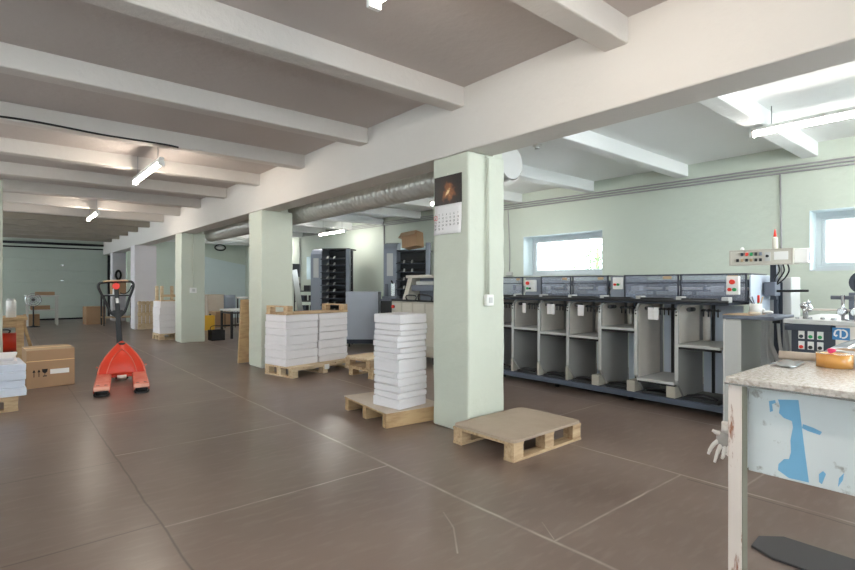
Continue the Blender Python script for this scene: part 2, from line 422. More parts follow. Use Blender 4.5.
# sectional door
d = MB()
for i in range(6):
    z = .06+i*.443; d.box(.02, 3.36, YF+.02, YF+.07, z, z+.437)
d.box(.02, 3.36, YF+.05, YF+.2, 0, 2.72)
dr = struct(d.build('door_1', M_door, bevel=.01))
box(.02, 3.36, YF+.01, YF+.08, 0, .06).build('bottom_seal', M_rubber, dr)
MB().box(3.26, 3.34, YF-.10, YF+.02, 0, 2.75).build('guide_rail', M_black, dr)
MB().cyl((.05, YF-.12, 2.83), (3.3, YF-.12, 2.83), .045, 12).cyl((3.15, YF-.12, 2.83), (3.3, YF-.12, 2.83), .11, 14).build('spring_shaft', M_black, dr)
box(.02, 3.3, YF-.02, YF+.02, 2.66, 2.71).build('top_seal', M_rubber, dr)
for z in (1.45, 2.02): box(1.76, 1.86, YF-.01, YF+.02, z, z+.04).build('door_handle', M_chrome, dr)

# columns
def column(y, m=M_mintcol, x=XB, w=.46, top=CE, label=''):
    o = box(x, x+w, y, y+w, 0, BB).build('column', m, bevel=.02)
    if top > BB: pass
    return struct(o, label)
def wavy_column(x, y, w, z1, m, label):
    b = MB()
    ring = []
    for i in range(21):
        z = z1*i/20; j = lambda: random.uniform(-.004, .004)
        ring.append([b.bm.verts.new((x+j(), y+j(), z)), b.bm.verts.new((x+w+j(), y+j(), z)), b.bm.verts.new((x+w+j(), y+w+j(), z)), b.bm.verts.new((x+j(), y+w+j(), z))])
    for A, B in zip(ring, ring[1:]):
        for k in range(4): b.bm.faces.new((A[k], A[(k+1)%4], B[(k+1)%4], B[k]))
    b.bm.faces.new(ring[0][::-1]); b.bm.faces.new(ring[-1])
    return struct(b.build('column', m, bevel=.018), label)
wavy_column(XB+.003, 3.16, .468, BB-.001, M_mintcol, 'nearest mint column, carrying the calendar')
wavy_column(XB+.003, 7.725, .525, BB-.001, M_mintcol, 'second mint column, behind the double paper stack')
wavy_column(XB+.003, 12.29, .51, BB-.001, M_mintcol, 'third mint column, with the switch and conduit')
wavy_column(XB-.10, 16.86, .58, BB-.001, M_lilac, 'white column with a pallet leaning on it')
wavy_column(XB+.003, 21.4, .46, BB-.001, M_lilac, 'farthest grey column beside the sectional door')
wavy_column(-.43, 9.85, .465, JB-.001, M_mintcol, 'column at the left edge of the photo')
# upper part of the columns behind the beam
for y in (3.17, 7.735, 12.30):
    struct(box(XB+.325, XB+.45, y, y+.44, BB-.01, CE).build('column_head', M_mintcol))

# ------------------------------------------------------------------ services
def wall_pipe(pts, r, name, label, m=M_conduit, cat='conduit', group=None):
    return tag(MB().tube(pts, r, 8).build(name, m), label, cat, group)
def zc(y): return 2.69+.0138*(y)          # conduits climb towards the far end
for k, (dz, word) in enumerate(((.075, 'uppermost'), (.035, 'middle'), (-.005, 'lowest'))):
    pts = [(XW-.02, y, zc(y)+dz) for y in (YN+.1, 2, 6, 10, 14, 20.3)]
    wall_pipe(pts, .012, 'conduit', word+' of the three grey conduits running along the right wall above the windows', group='conduits along the right wall')
wall_pipe([(XW-.015, 2.08, 2.70), (XW-.015, 2.06, 1.2)], .011, 'wall_conduit', 'vertical grey conduit on the right wall behind the control console')
wall_pipe([(XW-.015, 6.60, 2.77), (XW-.015, 6.58, 2.4), (XW-.02, 6.55, 2.0), (XW-.015, 6.56, 1.56)], .008, 'wall_cable', 'thin cable hanging down the wall left of the near window', cat='cable')
s = thing('cable_socket', 'small grey socket box at the end of the wall cable beside the near window', 'socket', (XW, 6.55, 1.50))
box(-.05, 0, -.06, .06, -.03, .05).build('socket_box', M_lgrey, s, bevel=.006); box(-.062, -.05, -.07, .07, -.03, -.02).build('socket_lip', M_black, s)
wall_pipe([(XW-.03, 10.75, 2.84), (XW-.03, 10.75, 1.5)], .02, 'wall_conduit', 'vertical conduit on the far wall between the two black tray towers')
wall_pipe([(XW-.03, 15.55, 2.9), (XW-.03, 15.55, 1.0)], .02, 'wall_conduit', 'vertical conduit in the far corner left of the first tray tower')
# column conduits and switches
t = thing('light_switch', 'white switch box on the conduit of the nearest column', 'switch', (3.347, 3.155, 1.165))
box(-.045, .045, -.04, 0, -.05, .05).build('switch_box', M_white, t, bevel=.006); box(-.022, .022, -.046, -.04, -.025, .025).build('rocker', M_lgrey, t, bevel=.002)
tag(MB().tube([(3.30, 3.13, 2.44), (3.347, 3.138, 2.43), (3.347, 3.138, 2.2), (3.347, 3.138, 1.21)], .011, 8).tube([(3.325, 3.138, 2.41), (3.325, 3.138, 1.21)], .006, 6).build('column_conduit', M_mintcol), 'grey conduit running down the nearest column to its switch', 'conduit')
t = thing('light_switch', 'white switch box on the third column back', 'switch', (3.36, 12.285, 1.18))
box(-.07, .07, -.05, 0, -.06, .06).build('switch_box', M_white, t, bevel=.006); box(-.03, .03, -.058, -.05, -.03, .03).build('rocker', M_lgrey, t, bevel=.002)
tag(MB().tube([(3.36, 12.265, 2.44), (3.36, 12.265, 1.24)], .016, 8).build('column_conduit', M_mintcol), 'conduit running down the third column back to its switch', 'conduit')
# black cable along the joist
pts = [(XL+.05, 6.235, JB+.04)]+[(-1.6+.3*i, 6.232, JB+.012+.012*math.sin(i*1.3)) for i in range(10)]+[(1.42, 6.23, JB+.005), (1.55, 6.23, JB-.004)]
tag(MB().tube(pts, .010, 6, smooth_n=3).build('ceiling_cable', M_rubber), 'black cable stapled along the lower edge of a ceiling joist', 'cable')
# spiral duct
def spiral_duct():
    t = thing('ventilation_duct', 'grey spiral ventilation duct running along behind the long beam', 'duct', (3.87, 3.33, 2.51))
    seg = 28; R = .16; L_ = 9.3; pitch = .10; n = int(L_/pitch*6)
    b = MB(); prev = None
    for i in range(n+1):
        y = L_*i/n; ph = i % 6
        rr = R+(.016 if ph == 0 else (.004 if ph in (1, 5) else 0))
        cur = [b.bm.verts.new((rr*math.cos(2*PI*k/seg), y+pitch*k/seg*.0, rr*math.sin(2*PI*k/seg))) for k in range(seg)]
        if prev:
            for k in range(seg): b.bm.faces.new((prev[k], prev[(k+1)%seg], cur[(k+1)%seg], cur[k])).smooth = True
        prev = cur
    b.build('duct_pipe', M_galv, t)
    MB().cyl((0, -.012, 0), (0, .05, 0), R+.004, 32).build('end_cap', M_lgrey, t, bevel=.004)
    for y in (1.2, 3.0, 4.8, 6.6, 8.4):
        MB().ring((0, y, 0), (0, 1, 0), R+.012, R-.005, .03, 28).box(-.012, .012, y, y+.03, R, CE-2.51).build('hanger', M_galv, t)
spiral_duct()
t = thing('smoke_detector', 'round white smoke detector on the ceiling of the right-hand bay', 'detector', (5.08, 3.95, CE))
MB().lathe((0, 0, 0), [(.055, 0), (.055, -.02), (.04, -.035), (.0, -.035)]).build('base', M_white, t); MB().lathe((0, 0, -.035), [(.03, 0), (.03, -.02), (.0, -.022)]).build('sensor', M_lgrey, t)

# fluorescent lamps hung under the joists
def tube_lamp(label, loc, length, rz, drop, m=M_tube, group='suspended tube lamps'):
    t = thing('tube_lamp', label, 'lamp', loc, rz, group)
    l = length
    hw = .055 if m is M_tubecool else .026
    MB().prism([(-.024, .065), (.024, .065), (hw, .022), (-hw, .022)], 1, 0, l).build('housing', M_white, t, bevel=.006)
    MB().cyl((0, .02, 0), (0, l-.02, 0), .023, 14).build('lamp_tube', m, t)
    for y in (0, l-.03): box(-.036, .036, y, y+.03, -.034, .022).build('end_cap', M_white, t, bevel=.004)
    for y in (.18, l-.18): MB().cyl((0, y, .06), (0, y, drop), .004, 6).build('hanger_rod', M_conduit, t)
    return t
LZ = 2.70
tube_lamp('lit tube lamp at the top edge of the photo above the hall floor', (1.42, .62, LZ), 1.5, 0, CE-LZ)
tube_lamp('lit tube lamp hanging from a cabled joist left of the long beam', (1.42, 6.42, LZ), 1.5, 0, CE-LZ)
tube_lamp('small far lit tube lamp above the pallet jack', (1.46, 11.65, LZ), 1.45, 0, CE-LZ)
tube_lamp('long lit tube lamp above the collating machine at right', (5.72, .30, 2.79), 1.52, 0, CE-2.79, M_tubecool)
tube_lamp('lit tube lamp in front of the far black tray tower', (6.67, 11.15, 2.66), 1.35, 0, CE-2.66, M_tubecool)
tube_lamp('lit tube lamp mostly hidden behind the calendar column', (5.72, 5.22, LZ), 1.5, 0, CE-LZ, M_tubecool)
tube_lamp('lit tube lamp behind the camera over the hall floor', (1.42, -3.0, LZ), 1.5, 0, CE-LZ) if False else None
tube_lamp('unseen tube lamp added behind the second column to brighten the end wall', (7.0, 16.0, LZ), 1.5, 0, CE-LZ, M_tubecool)  # extra lamp hidden by the column, added to light the end wall
tube_lamp('unseen tube lamp added out of view to brighten the right-hand bay', (5.72, -2.6, 2.79), 1.52, 0, CE-2.79, M_tubecool)  # extra lamp outside the view, added for more light in this bay
t = thing('oval_wall_lamp', 'oval bulkhead lamp with a dark rim high on the far end wall', 'lamp', (6.6, YR, 2.76))
MB().tube([(.2*math.cos(a), -.05, .11*math.sin(a)) for a in [2*PI*i/24 for i in range(24)]], .025, 8, True).build('rim', M_black, t)
MB().ball((0, -.03, 0), .17, 1, .3, .5).build('diffuser', M_white, t)

# ------------------------------------------------------------------ calendar
t = thing('wall_calendar', 'wall calendar with a dark picture over a white month page', 'calendar', (XB-.001, 3.415, 1.76))
box(-.008, 0, -.18, .18, .27, .53).build('picture', M_calimg, t).location.z = 0
pg = MB().grid(lambda u, v: (-.012*math.sin(v*PI*.5)*0-.004-.012*(1-v)**3, -.18+.36*u, .27*v), 6, 8).build('month_page', M_paperedge, t, solid=.003)
def digits():
    out = bmesh.new(); d = 1
    for r in range(5):
        for c in range(7):
            if d > 31: break
            cu = bpy.data.curves.new('t', 'FONT'); cu.body = str(d); cu.size = .026; cu.align_x = 'CENTER'
            o = bpy.data.objects.new('t', cu); C.objects.link(o)
            dg = bpy.context.evaluated_depsgraph_get(); me = o.evaluated_get(dg).to_mesh()
            tmp = bmesh.new(); tmp.from_mesh(me)
            y = .15-.05*c; z = .17-.032*r
            vm = [out.verts.new((-.021, y-v.co.x, z+v.co.y)) for v in tmp.verts]
            for f in tmp.faces:
                try: out.faces.new([vm[v.index] for v in f.verts])
                except ValueError: pass
            tmp.free(); bpy.data.objects.remove(o); d += 1
    m = MB(); m.bm.free(); m.bm = out
    return m
digits().build('date_numbers', M_ink, t)
q = MB()
q.box(-.0225, -.021, .125, .17, .133, .137); q.box(-.0225, -.021, .125, .17, .168, .172); q.box(-.0225, -.021, .125, .129, .133, .172); q.box(-.0225, -.021, .166, .17, .133, .172)
q.build('date_marker', M_redbtn, t)
MB().ball((-.004, 0, .545), .006).build('nail', M_steel, t)

# ------------------------------------------------------------------ pallets
def block_pallet(t, lx, ly, h=.144, deck='slats', m=M_pine, nx=3, ny=2, slat_n=6, dm=None):
    """lx along local X; bottom runners along X"""
    e = .022; bw = .1; bl = .12
    xs = [-lx/2+bl/2+i*(lx-bl)/(nx-1) for i in range(nx)]; ysl = [-ly/2+bw/2+i*(ly-bw)/(ny-1) for i in range(ny)]
    for y in ysl: box(-lx/2, lx/2, y-bw/2, y+bw/2, 0, e).build('runner', m, t, bevel=.003)
    for x in xs:
        for y in ysl: box(x-bl/2+.003, x+bl/2-.003, y-bw/2+.003, y+bw/2-.003, e, h-2*e).build('block', m, t, bevel=.003)
        box(x-bl/2, x+bl/2, -ly/2, ly/2, h-2*e, h-e).build('cross_board', m, t, bevel=.003)
    if deck == 'board':
        r = .05; pts = []
        for cx, cy, a0 in ((lx/2-r, ly/2-r, 0), (-lx/2+r, ly/2-r, 1), (-lx/2+r, -ly/2+r, 2), (lx/2-r, -ly/2+r, 3)):
            for k in range(5):
                a = (a0+k/4)*PI/2; pts.append((cx+(r+.004)*math.cos(a), cy+(r+.004)*math.sin(a)))
        MB().prism(pts, 2, h-e, h).build('deck_board', dm or M_board, t, bevel=.003)
    else:
        w = ly/(slat_n*1.25-.25)
        for i in range(slat_n): box(-lx/2, lx/2, -ly/2+i*w*1.25, -ly/2+i*w*1.25+w, h-e, h).build('deck_slat', m, t, bevel=.003)
    return t
block_pallet(thing('wooden_pallet', 'low empty pallet with a brown deck board in front of the calendar column', 'pallet', (3.305, 2.77, 0), math.radians(1)), .88, .64, .162, 'board')

# stringer pallet under the tall stack
t = thing('wooden_pallet', 'pallet with solid side bearers under the tall paper stack', 'pallet', (3.03, 4.17, 0), math.radians(-6))
for y in (-.40, 0, .40): box(-.31, .31, y-.035, y+.035, 0, .118).build('bearer', M_bearer, t, bevel=.003)
box(-.315, .315, -.44, .44, .118, .136).build('deck_board', M_bearer, t, bevel=.003)
box(-.32, .32, -.445, .445, .136, .144).build('cover_sheet', M_sheet, t, bevel=.002)

ORD = ['topmost', 'second', 'third', 'fourth', 'fifth', 'sixth', 'seventh', 'eighth', 'ninth', 'tenth', 'eleventh', 'twelfth', 'thirteenth', 'fourteenth']
def ream_mb(lx, ly, h, wob=.004, bow=.0):
    b = MB(); nz = max(2, int(h/.018)); rings = []
    nxs = 6
    def outline(z):
        pts = []
        j = random.uniform(-wob, wob)*.5
        for i in range(nxs): pts.append((-lx/2+lx*i/nxs+j, -ly/2+random.uniform(-wob, wob)*.25, z+bow*math.sin(PI*i/nxs)))
        for i in range(nxs): pts.append((lx/2+j, -ly/2+ly*i/nxs+random.uniform(-wob, wob)*.15, z+bow*math.sin(PI*i/nxs)))
        for i in range(nxs): pts.append((lx/2-lx*i/nxs+j, ly/2, z))
        for i in range(nxs): pts.append((-lx/2+j, ly/2-ly*i/nxs, z))
        return pts
    zs = [0, .006]+[h*k/nz for k in range(1, nz)]+[h-.006, h]
    for k, z in enumerate(zs):
        q = 1-.018/lx if k in (0, len(zs)-1) else 1.0
        rings.append([b.bm.verts.new((p[0]*q, p[1]*q, p[2])) for p in outline(z)])
    n = nxs*4
    for A, B in zip(rings, rings[1:]):
        for i in range(n): b.bm.faces.new((A[i], A[(i+1)%n], B[(i+1)%n], B[i]))
    b.bm.faces.new(rings[0][::-1]); b.bm.faces.new(rings[-1])
    return b
def paper_stack(x, y, z0, rz, lx, ly, heights, where, group, m=M_paper, tilt=.0, jr=2.5, jo=.010, lean=(0, 0)):
    z = z0; n = len(heights)
    for i, h in enumerate(heights):
        k = n-1-i
        word = 'bottom' if i == 0 else ORD[k]
        lab = ('topmost white paper bundle of ' if k == 0 else 'bottom white paper bundle of ' if i == 0 else ORD[k]+' white paper bundle from the top of ')+where
        o = ream_mb(lx, ly, h-.002).build('paper_bundle', m, bevel=.0)
        f = i/max(1, n-1)
        o.location = (x+random.uniform(-jo, jo)+lean[0]*f, y+random.uniform(-jo, jo)+lean[1]*f, z)
        o.rotation_euler = (0, 0, rz+math.radians(random.uniform(-jr, jr)))
        tag(o, lab, 'paper', group); z += h
    return z
paper_stack(2.985, 3.97, .144, math.radians(5), .36, .36, [.095, .055, .062, .075, .05, .125, .055, .05, .06, .055, .048, .062, .09],
            'the tall single stack beside the calendar column', 'bundles of the tall paper stack', jr=3.2, jo=.008)
# loose curled top sheet
# double stack
px, py, pr = 3.62, 7.06, math.radians(11.5)
t = thing('wooden_pallet', 'pallet under the wide double paper stack by the second column', 'pallet', (px, py, 0), pr)
for x in (-.535, 0, .535):
    box(x-.05, x+.05, -.33, .33, 0, .022).build('runner', M_pinepale, t, bevel=.003)
    for y in (-.28, 0, .28): box(x-.045, x+.045, y-.05, y+.05, .022, .1).build('block', M_pinepale, t, bevel=.003)
for y in (-.28, 0, .28): box(-.585, .585, y-.05, y+.05, .1, .122).build('cross_board', M_pinepale, t, bevel=.003)
for i in range(6): box(-.585+i*.1975, -.585+i*.1975+.1825, -.33, .33, .122, .144).build('deck_slat', M_pinepale, t, bevel=.003)
def off(x, y, dx, dy, r): return (x+dx*math.cos(r)-dy*math.sin(r), y+dx*math.sin(r)+dy*math.cos(r))
sx, sy = off(px, py, -.295, .08, pr)
paper_stack(sx, sy, .144, pr, .565, .50, [.105, .12, .075, .13, .10, .10, .10], 'the left half of the wide double stack', 'bundles of the double paper stack', jr=1.1, jo=.009)
sx, sy = off(px, py, .295, .08, pr)
paper_stack(sx, sy, .144, pr, .565, .50, [.09, .11, .13, .12, .08, .11, .09], 'the right half of the wide double stack', 'bundles of the double paper stack', jr=1.1, jo=.009)
t = thing('upturned_pallet', 'small pallet lying upside down on the wide double paper stack', 'pallet', (*off(px, py, 0, .06, pr), .876), pr)
for i in range(5): box(-.58, .58, -.25+i*.103, -.25+i*.103+.094, 0, .02).build('deck_slat', M_pine, t, bevel=.003)
for x in (-.52, .52):
    for y in (-.20, .21): box(x-.045, x+.045, y-.05, y+.05, .02, .105).build('block', M_pine, t, bevel=.003)
    box(x-.045, x+.045, -.25, .26, .105, .125).build('runner', M_pine, t, bevel=.003)
MB().box(-.02, .06, -.348, -.331, .06, .13).build('hanging_tag', M_white, bpy.data.objects['wooden_pallet.002'], bevel=.002)
# two stacked empty pallets behind
t = thing('wooden_pallet', 'lower of two empty pallets stacked behind the tall paper stack', 'pallet', (4.33, 6.16, 0), math.radians(4))
block_pallet(t, .86, .56, .14, 'slats', M_pine, 3, 2, 5)
t = thing('wooden_pallet', 'upper of two empty pallets stacked behind the tall paper stack', 'pallet', (4.30, 6.16, .141), math.radians(4))
block_pallet(t, .90, .58, .14, 'board', M_pine, 3, 2, 5, M_pinepale)

# left foreground pallet with bluish paper
t = thing('wooden_pallet', 'pallet under the bluish paper stack at the left edge', 'pallet', (-.27, 7.1, 0), 0)
block_pallet(t, .84, .7, .144, 'slats', M_pine, 3, 2, 6)
paper_stack(-.22, 7.12, .144, math.radians(2), .84, .64, [.085, .08, .09, .075], 'the bluish stack at the left edge', 'bundles of the left paper stack', M_paperblue, jr=1.6, jo=.012)
paper_stack(-.27, 7.14, .474, math.radians(-2), .80, .60, [.04, .035], 'the low pile on the bluish stack', 'bundles of the left paper stack', M_paper, jr=2.5, jo=.015)

# far stack beside the third column
t = thing('wooden_pallet', 'far pallet with a paper stack just left of the third column', 'pallet', (3.28, 13.55, 0), math.radians(3))
block_pallet(t, .84, .58, .144, 'slats', M_pinepale, 3, 3, 6)
paper_stack(3.28, 13.55, .144, math.radians(3), .80, .54, [.15, .16, .15, .16, .15], 'the far stack left of the third column', 'bundles of the far paper stack', jr=1, jo=.01)
t = thing('upturned_pallet', 'small pallet upside down on the far paper stack left of the third column', 'pallet', (3.28, 13.55, .914), math.radians(3))
for i in range(4): box(-.39, .39, -.26+i*.135, -.26+i*.135+.115, 0, .02).build('deck_slat', M_pine, t, bevel=.003)
for x in (-.34, .0, .34):
    for y in (-.2, .2): box(x-.03, x+.03, y-.035, y+.035, .02, .36).build('post', M_pinepale, t, bevel=.003)
box(-.38, .38, -.26, -.235, .10, .16).build('cross_board', M_pine, t, bevel=.003)

# pallet standing on edge against the white column
t = thing('wooden_pallet', 'pale slatted pallet standing on edge against the white column', 'pallet', (3.38, 16.74, 0), 0)
for i in range(6): box(-.30+i*.103, -.30+i*.103+.078, -.02, 0, .03, .83).build('deck_slat', M_pinepale, t, bevel=.003)
for z in (.08, .40, .72): box(-.30, .31, 0, .1, z, z+.09).build('bearer', M_pinepale, t, bevel=.003)
box(-.3, .31, 0, .1, 0, .07).build('bearer', M_pinepale, t)
# leaning plank by second column
t = box(0, .20, 0, .045, 0, 1.06).build('leaning_plank', M_bearer, bevel=.003)
t.location = (3.02, 8.33, .012); t.rotation_euler = (math.radians(6), 0, math.radians(-10)); t.rotation_euler.x = math.radians(-6)
t.location = (3.02, 8.46, .006); t.rotation_euler = (math.radians(7), 0, 0)
tag(t, 'upright brown plank leaning on the back of the second column', 'plank')

# ------------------------------------------------------------------ pallet jack
def pallet_jack(label, loc, rz):
    t = thing('pallet_jack', label, 'pallet jack', loc, rz)
    # local: forks point to -Y, tips at y=-.0 ; body at y=1.05
    for sx in (-1, 1):
        c = sx*.205
        b = MB()
        pts = [(0, .02), (.03, .05), (.0, .05)]
        # fork: inverted channel with sloped toe
        b.prism([(c-.085, .03), (c-.085, .095), (c-.07, .107), (c+.07, .107), (c+.085, .095), (c+.085, .03), (c+.072, .03), (c+.072, .09), (c-.072, .09), (c-.072, .03)], 1, .06, 1.08)
        f = b.build('fork', M_redworn, t, bevel=.003)
        MB().prism([(.0, .075), (.02, .10), (.06, .105), (.06, .07), (.01, .06)], 0, c-.08, c+.08).build('fork_toe', mat('worn_pink_enamel', (228, 168, 150), .5, 0, .1, 12), f, bevel=.006)
        for dx in (-.04, .04): MB().prism([(c+dx-.018, .13), (c+dx+.018, .13), (c+dx+.012, .16), (c+dx-.012, .16)], 2, .1065, .1085).build('fork_slot', M_black, f)
        MB().cyl((c-.06, .065, .040), (c+.06, .065, .040), .040, 18).build('load_roller', M_rubber, f)
        MB().tube([(c-.072, .10, .03), (c-.066, -.01, .016), (c, -.035, .012), (c+.066, -.01, .016), (c+.072, .10, .03)], .010, 8, smooth_n=4).build('entry_loop', M_black, f)
    # arched triangular cover, rising to the rear
    def cover(u, v):
        # u across 0..1, v from front edge (0) to apex (1)
        half = .275*(1-v**1.7)+.035*v
        x = -half+2*half*u
        y = 1.03+.20*v
        z = .085+.41*v
        crown = (1-(2*u-1)**2)
        return (x, y-.10*crown*(1-v)*v*2, z+.035*crown*(1-v*.3)*min(1, v*3))
    cv = MB().grid(cover, 16, 14).build('cover', M_red, t, solid=.012)
    def rim(side):
        return [cover(0 if side < 0 else 1, v/10) for v in range(11)]
    for sd in (-1, 1): MB().tube(rim(sd), .012, 8).build('cover_rim', M_redworn, cv)
    MB().tube([(x, y-.01, z+.012) for x, y, z in [cover(.5+.0*0, .72), cover(.66, .62), cover(.76, .40), cover(.80, .15), cover(.82, .02)]], .006, 6, smooth_n=4).build('cover_ridge', M_redworn, cv)
    MB().tube([(x, y-.01, z+.012) for x, y, z in [cover(.5, .72), cover(.34, .62), cover(.24, .40), cover(.2, .15), cover(.18, .02)]], .006, 6, smooth_n=4).build('cover_ridge', M_redworn, cv)
    box(-.27, .27, 1.03, 1.10, .05, .10).build('cross_beam', M_red, t, bevel=.006)
    MB().cyl((0, 1.22, .1), (0, 1.22, .5), .045, 16).build('pump', M_black, t)
    for sx in (-.05, .05): MB().cyl((sx-.025, 1.24, .09), (sx+.025, 1.24, .09), .09, 20).build('steer_wheel', M_rubber, t)
    MB().cyl((-.055, 1.0, .055), (.055, 1.0, .055), .03, 12).build('axle', M_steel, t)
    for sx in (-1, 1): MB().ball((sx*.285, 1.05, .20), .012).build('bolt', M_redworn, t)
    MB().prism([(-.038, .46), (.038, .46), (.030, .92), (-.030, .92)], 1, 1.25, 1.30).build('mast', M_black, t, bevel=.008)
    P = [(0, 1.285, .86), (.08, 1.285, .92), (.145, 1.29, 1.10), (.205, 1.295, 1.26), (.20, 1.295, 1.325), (.15, 1.295, 1.345), (0, 1.295, 1.348), (-.15, 1.295, 1.345), (-.20, 1.295, 1.325), (-.205, 1.295, 1.26), (-.145, 1.29, 1.10), (-.08, 1.285, .92)]
    hb = MB().tube(P, .017, 10, True, 5).build('handle_loop', M_black, t)
    MB().prism([(-.028, .88), (.028, .88), (.028, 1.335), (-.028, 1.335)], 1, 1.272, 1.302).build('handle_spine', M_black, t, bevel=.006)
    MB().prism([(-.085, .93), (-.03, .84), (.03, .84), (.085, .93), (.05, .95), (-.05, .95)], 1, 1.26, 1.31).build('handle_hub', M_black, t, bevel=.006)
    MB().tube([(-.15, 1.27, 1.358), (0, 1.27, 1.362), (.15, 1.27, 1.358)], .012, 8, smooth_n=3).build('grip_bar', M_cardlid, t)
    MB().cyl((0, 1.20, 1.285), (0, 1.275, 1.285), .045, 20).build('stop_button', M_redbtn, t, bevel=.006)
    box(-.018, .018, 1.268, 1.272, 1.05, 1.12).build('warning_sticker', M_white, t)
    MB().tube([(.04, 1.30, 1.19), (.09, 1.30, 1.17), (.15, 1.295, 1.21), (.19, 1.295, 1.29)], .008, 6, smooth_n=4).build('release_lever', M_black, t)
    for ch in t.children:
        if ch.name.split('.')[0] in ('mast', 'handle_loop', 'handle_spine', 'handle_hub', 'grip_bar', 'stop_button', 'warning_sticker', 'release_lever'): ch.rotation_euler.y = math.radians(-3)
    return t
pallet_jack('red hand pallet jack with black loop handle standing in the open hall', (1.11, 6.95, 0), math.radians(-9))

# ------------------------------------------------------------------ cardboard box, left
def carton(label, loc, rz, lx, ly, h, marks=True, cat='box', m=M_card):
    t = thing('cardboard_box', label, cat, loc, rz)
    box(-lx/2, lx/2, -ly/2, ly/2, 0, h).build('box_body', m, t, bevel=.006)
    for s in (-1, 1): MB().box(-lx/2, lx/2, .004 if s > 0 else -ly/2, ly/2 if s > 0 else -.004, h, h+.006).build('top_flap', M_cardlid, t, bevel=.002)
    box(-lx/2-.002, lx/2+.002, -.03, .03, h+.006, h+.008).build('tape_strip', M_taperim, t)
    return t
t = carton('brown cardboard box with arrow and glass symbols on the floor by the workbench', (.49, 8.37, 0), math.radians(3), .50, .58, .475)
y = -.2905
k = MB()
for x in (-.175, -.125):
    k.box(x-.004, x+.004, y-.0012, y, .14, .22); k.prism([(x-.016, .20), (x+.016, .20), (x, .235)], 1, y-.0012, y)
k.build('arrow_symbol', M_ink, t)
k = MB(); k.prism([(-.095, .235), (-.035, .235), (-.040, .20), (-.058, .182), (-.072, .182), (-.090, .20)], 1, y-.0012, y); k.box(-.068, -.062, y-.0012, y, .15, .185); k.box(-.085, -.045, y-.0012, y, .14, .152)
k.build('glass_symbol', M_ink, t)
box(-.01, .19, y-.0012, y, .165, .225).build('address_label', M_label, t)
box(-.25, .25, y-.002, y, .335, .345).build('seam', M_taperim, t)

# ------------------------------------------------------------------ workbench, left
t = thing('workbench', 'brown wooden workbench at the left edge behind the cardboard box', 'table', (-.35, 11.5, 0))
box(-.75, .72, -.4, .4, .70, .75).build('table_top', M_bearer, t, bevel=.005)
for x in (-.68, .62):
    for yy in (-.33, .33): box(x-.05, x+.05, yy-.05, yy+.05, 0, .70).build('leg', M_bearer, t, bevel=.004)
box(-.66, .60, -.37, -.34, .58, .70).build('apron', M_bearer, t); MB().tube([(.66, -.36, .66), (.80, -.30, .08)], .025, 8).build('brace', M_bearer, t)
t = thing('white_canister', 'white canister standing on the workbench at the left edge', 'canister', (.15, 11.25, .75))
MB().lathe((0, 0, 0), [(.07, 0), (.07, .27), (.06, .285), (0, .285)]).build('canister_body', M_white, t); MB().lathe((0, 0, .285), [(.055, 0), (.055, .03), (0, .03)]).build('lid', M_lgrey, t)
t = thing('air_compressor', 'red rounded machine on the floor under the workbench', 'compressor', (.02, 11.45, 0))
MB().cyl((-.30, 0, .30), (.22, 0, .30), .17, 24).ball((.22, 0, .30), .17, .5, 1, 1).ball((-.30, 0, .30), .17, .5, 1, 1).build('tank', M_red, t)
for x in (-.2, .14):
    box(x-.02, x+.02, -.13, .13, 0, .16).build('foot', M_black, t)
MB().tube([(-.2, 0, .46), (-.2, 0, .52), (.1, 0, .52), (.1, 0, .46)], .012, 8, smooth_n=3).build('carry_handle', M_black, t)
for k, (bx, bh, lab, mm) in enumerate(((-.12, .14, 'small grey carton on the workbench left of the white canister', M_lgrey), )):
    o = box(-.12, .12, -.1, .1, 0, bh).build('small_carton', mm, bevel=.004); o.location = (bx, 11.35, .75); tag(o, lab, 'box')

# ------------------------------------------------------------------ far hall furniture
t = thing('steel_work_table', 'grey steel two-tier table in front of the sectional door', 'table', (1.05, 20.6, 0))
for x in (-.38, .38):
    for yy in (-.3, .3): box(x-.025, x+.025, yy-.025, yy+.025, 0, .93).build('leg', M_galv, t)
box(-.43, .43, -.33, .33, .93, .97).build('table_top', M_galv, t, bevel=.004); box(-.40, .40, -.31, .31, .48, .51).build('lower_shelf', M_galv, t, bevel=.004)
t = thing('floor_fan', 'round chrome pedestal fan in front of the steel two-tier table', 'fan', (.80, 19.9, 0))
MB().lathe((0, 0, 0), [(.17, 0), (.17, .02), (.03, .04), (.02, .08), (.018, .64), (0, .64)]).build('stand', M_black, t)
f = MB()
for rr in (.20, .14, .08):
    f.tube([(rr*math.cos(2*PI*i/24), -.06, .84+rr*math.sin(2*PI*i/24)) for i in range(24)], .006, 5, True)
f.tube([(.2*math.cos(2*PI*i/24), .06, .84+.2*math.sin(2*PI*i/24)) for i in range(24)], .008, 5, True)
for i in range(10):
    a = 2*PI*i/10; f.tube([(.02*math.cos(a), -.07, .84+.02*math.sin(a)), (.2*math.cos(a), -.05, .84+.2*math.sin(a)), (.2*math.cos(a), .06, .84+.2*math.sin(a))], .004, 4)
f.build('fan_cage', M_chrome, t)
MB().cyl((0, -.04, .84), (0, .1, .84), .05, 14).build('motor', M_black, t)
for i in range(3):
    a = 2*PI*i/3; MB().grid(lambda u, v, a=a: ((.05+.12*u)*math.cos(a+.6*(v-.5)), -.02+.03*(v-.5), .84+(.05+.12*u)*math.sin(a+.6*(v-.5))), 4, 4).build('fan_blade', M_lgrey, t, solid=.004)
o = carton('small flat cardboard box lying on the steel two-tier table', (1.12, 20.6, .972), 0, .5, .35, .1)
o = carton('cardboard box on the lower shelf of the steel two-tier table', (1.0, 20.6, .512), 0, .5, .35, .12)
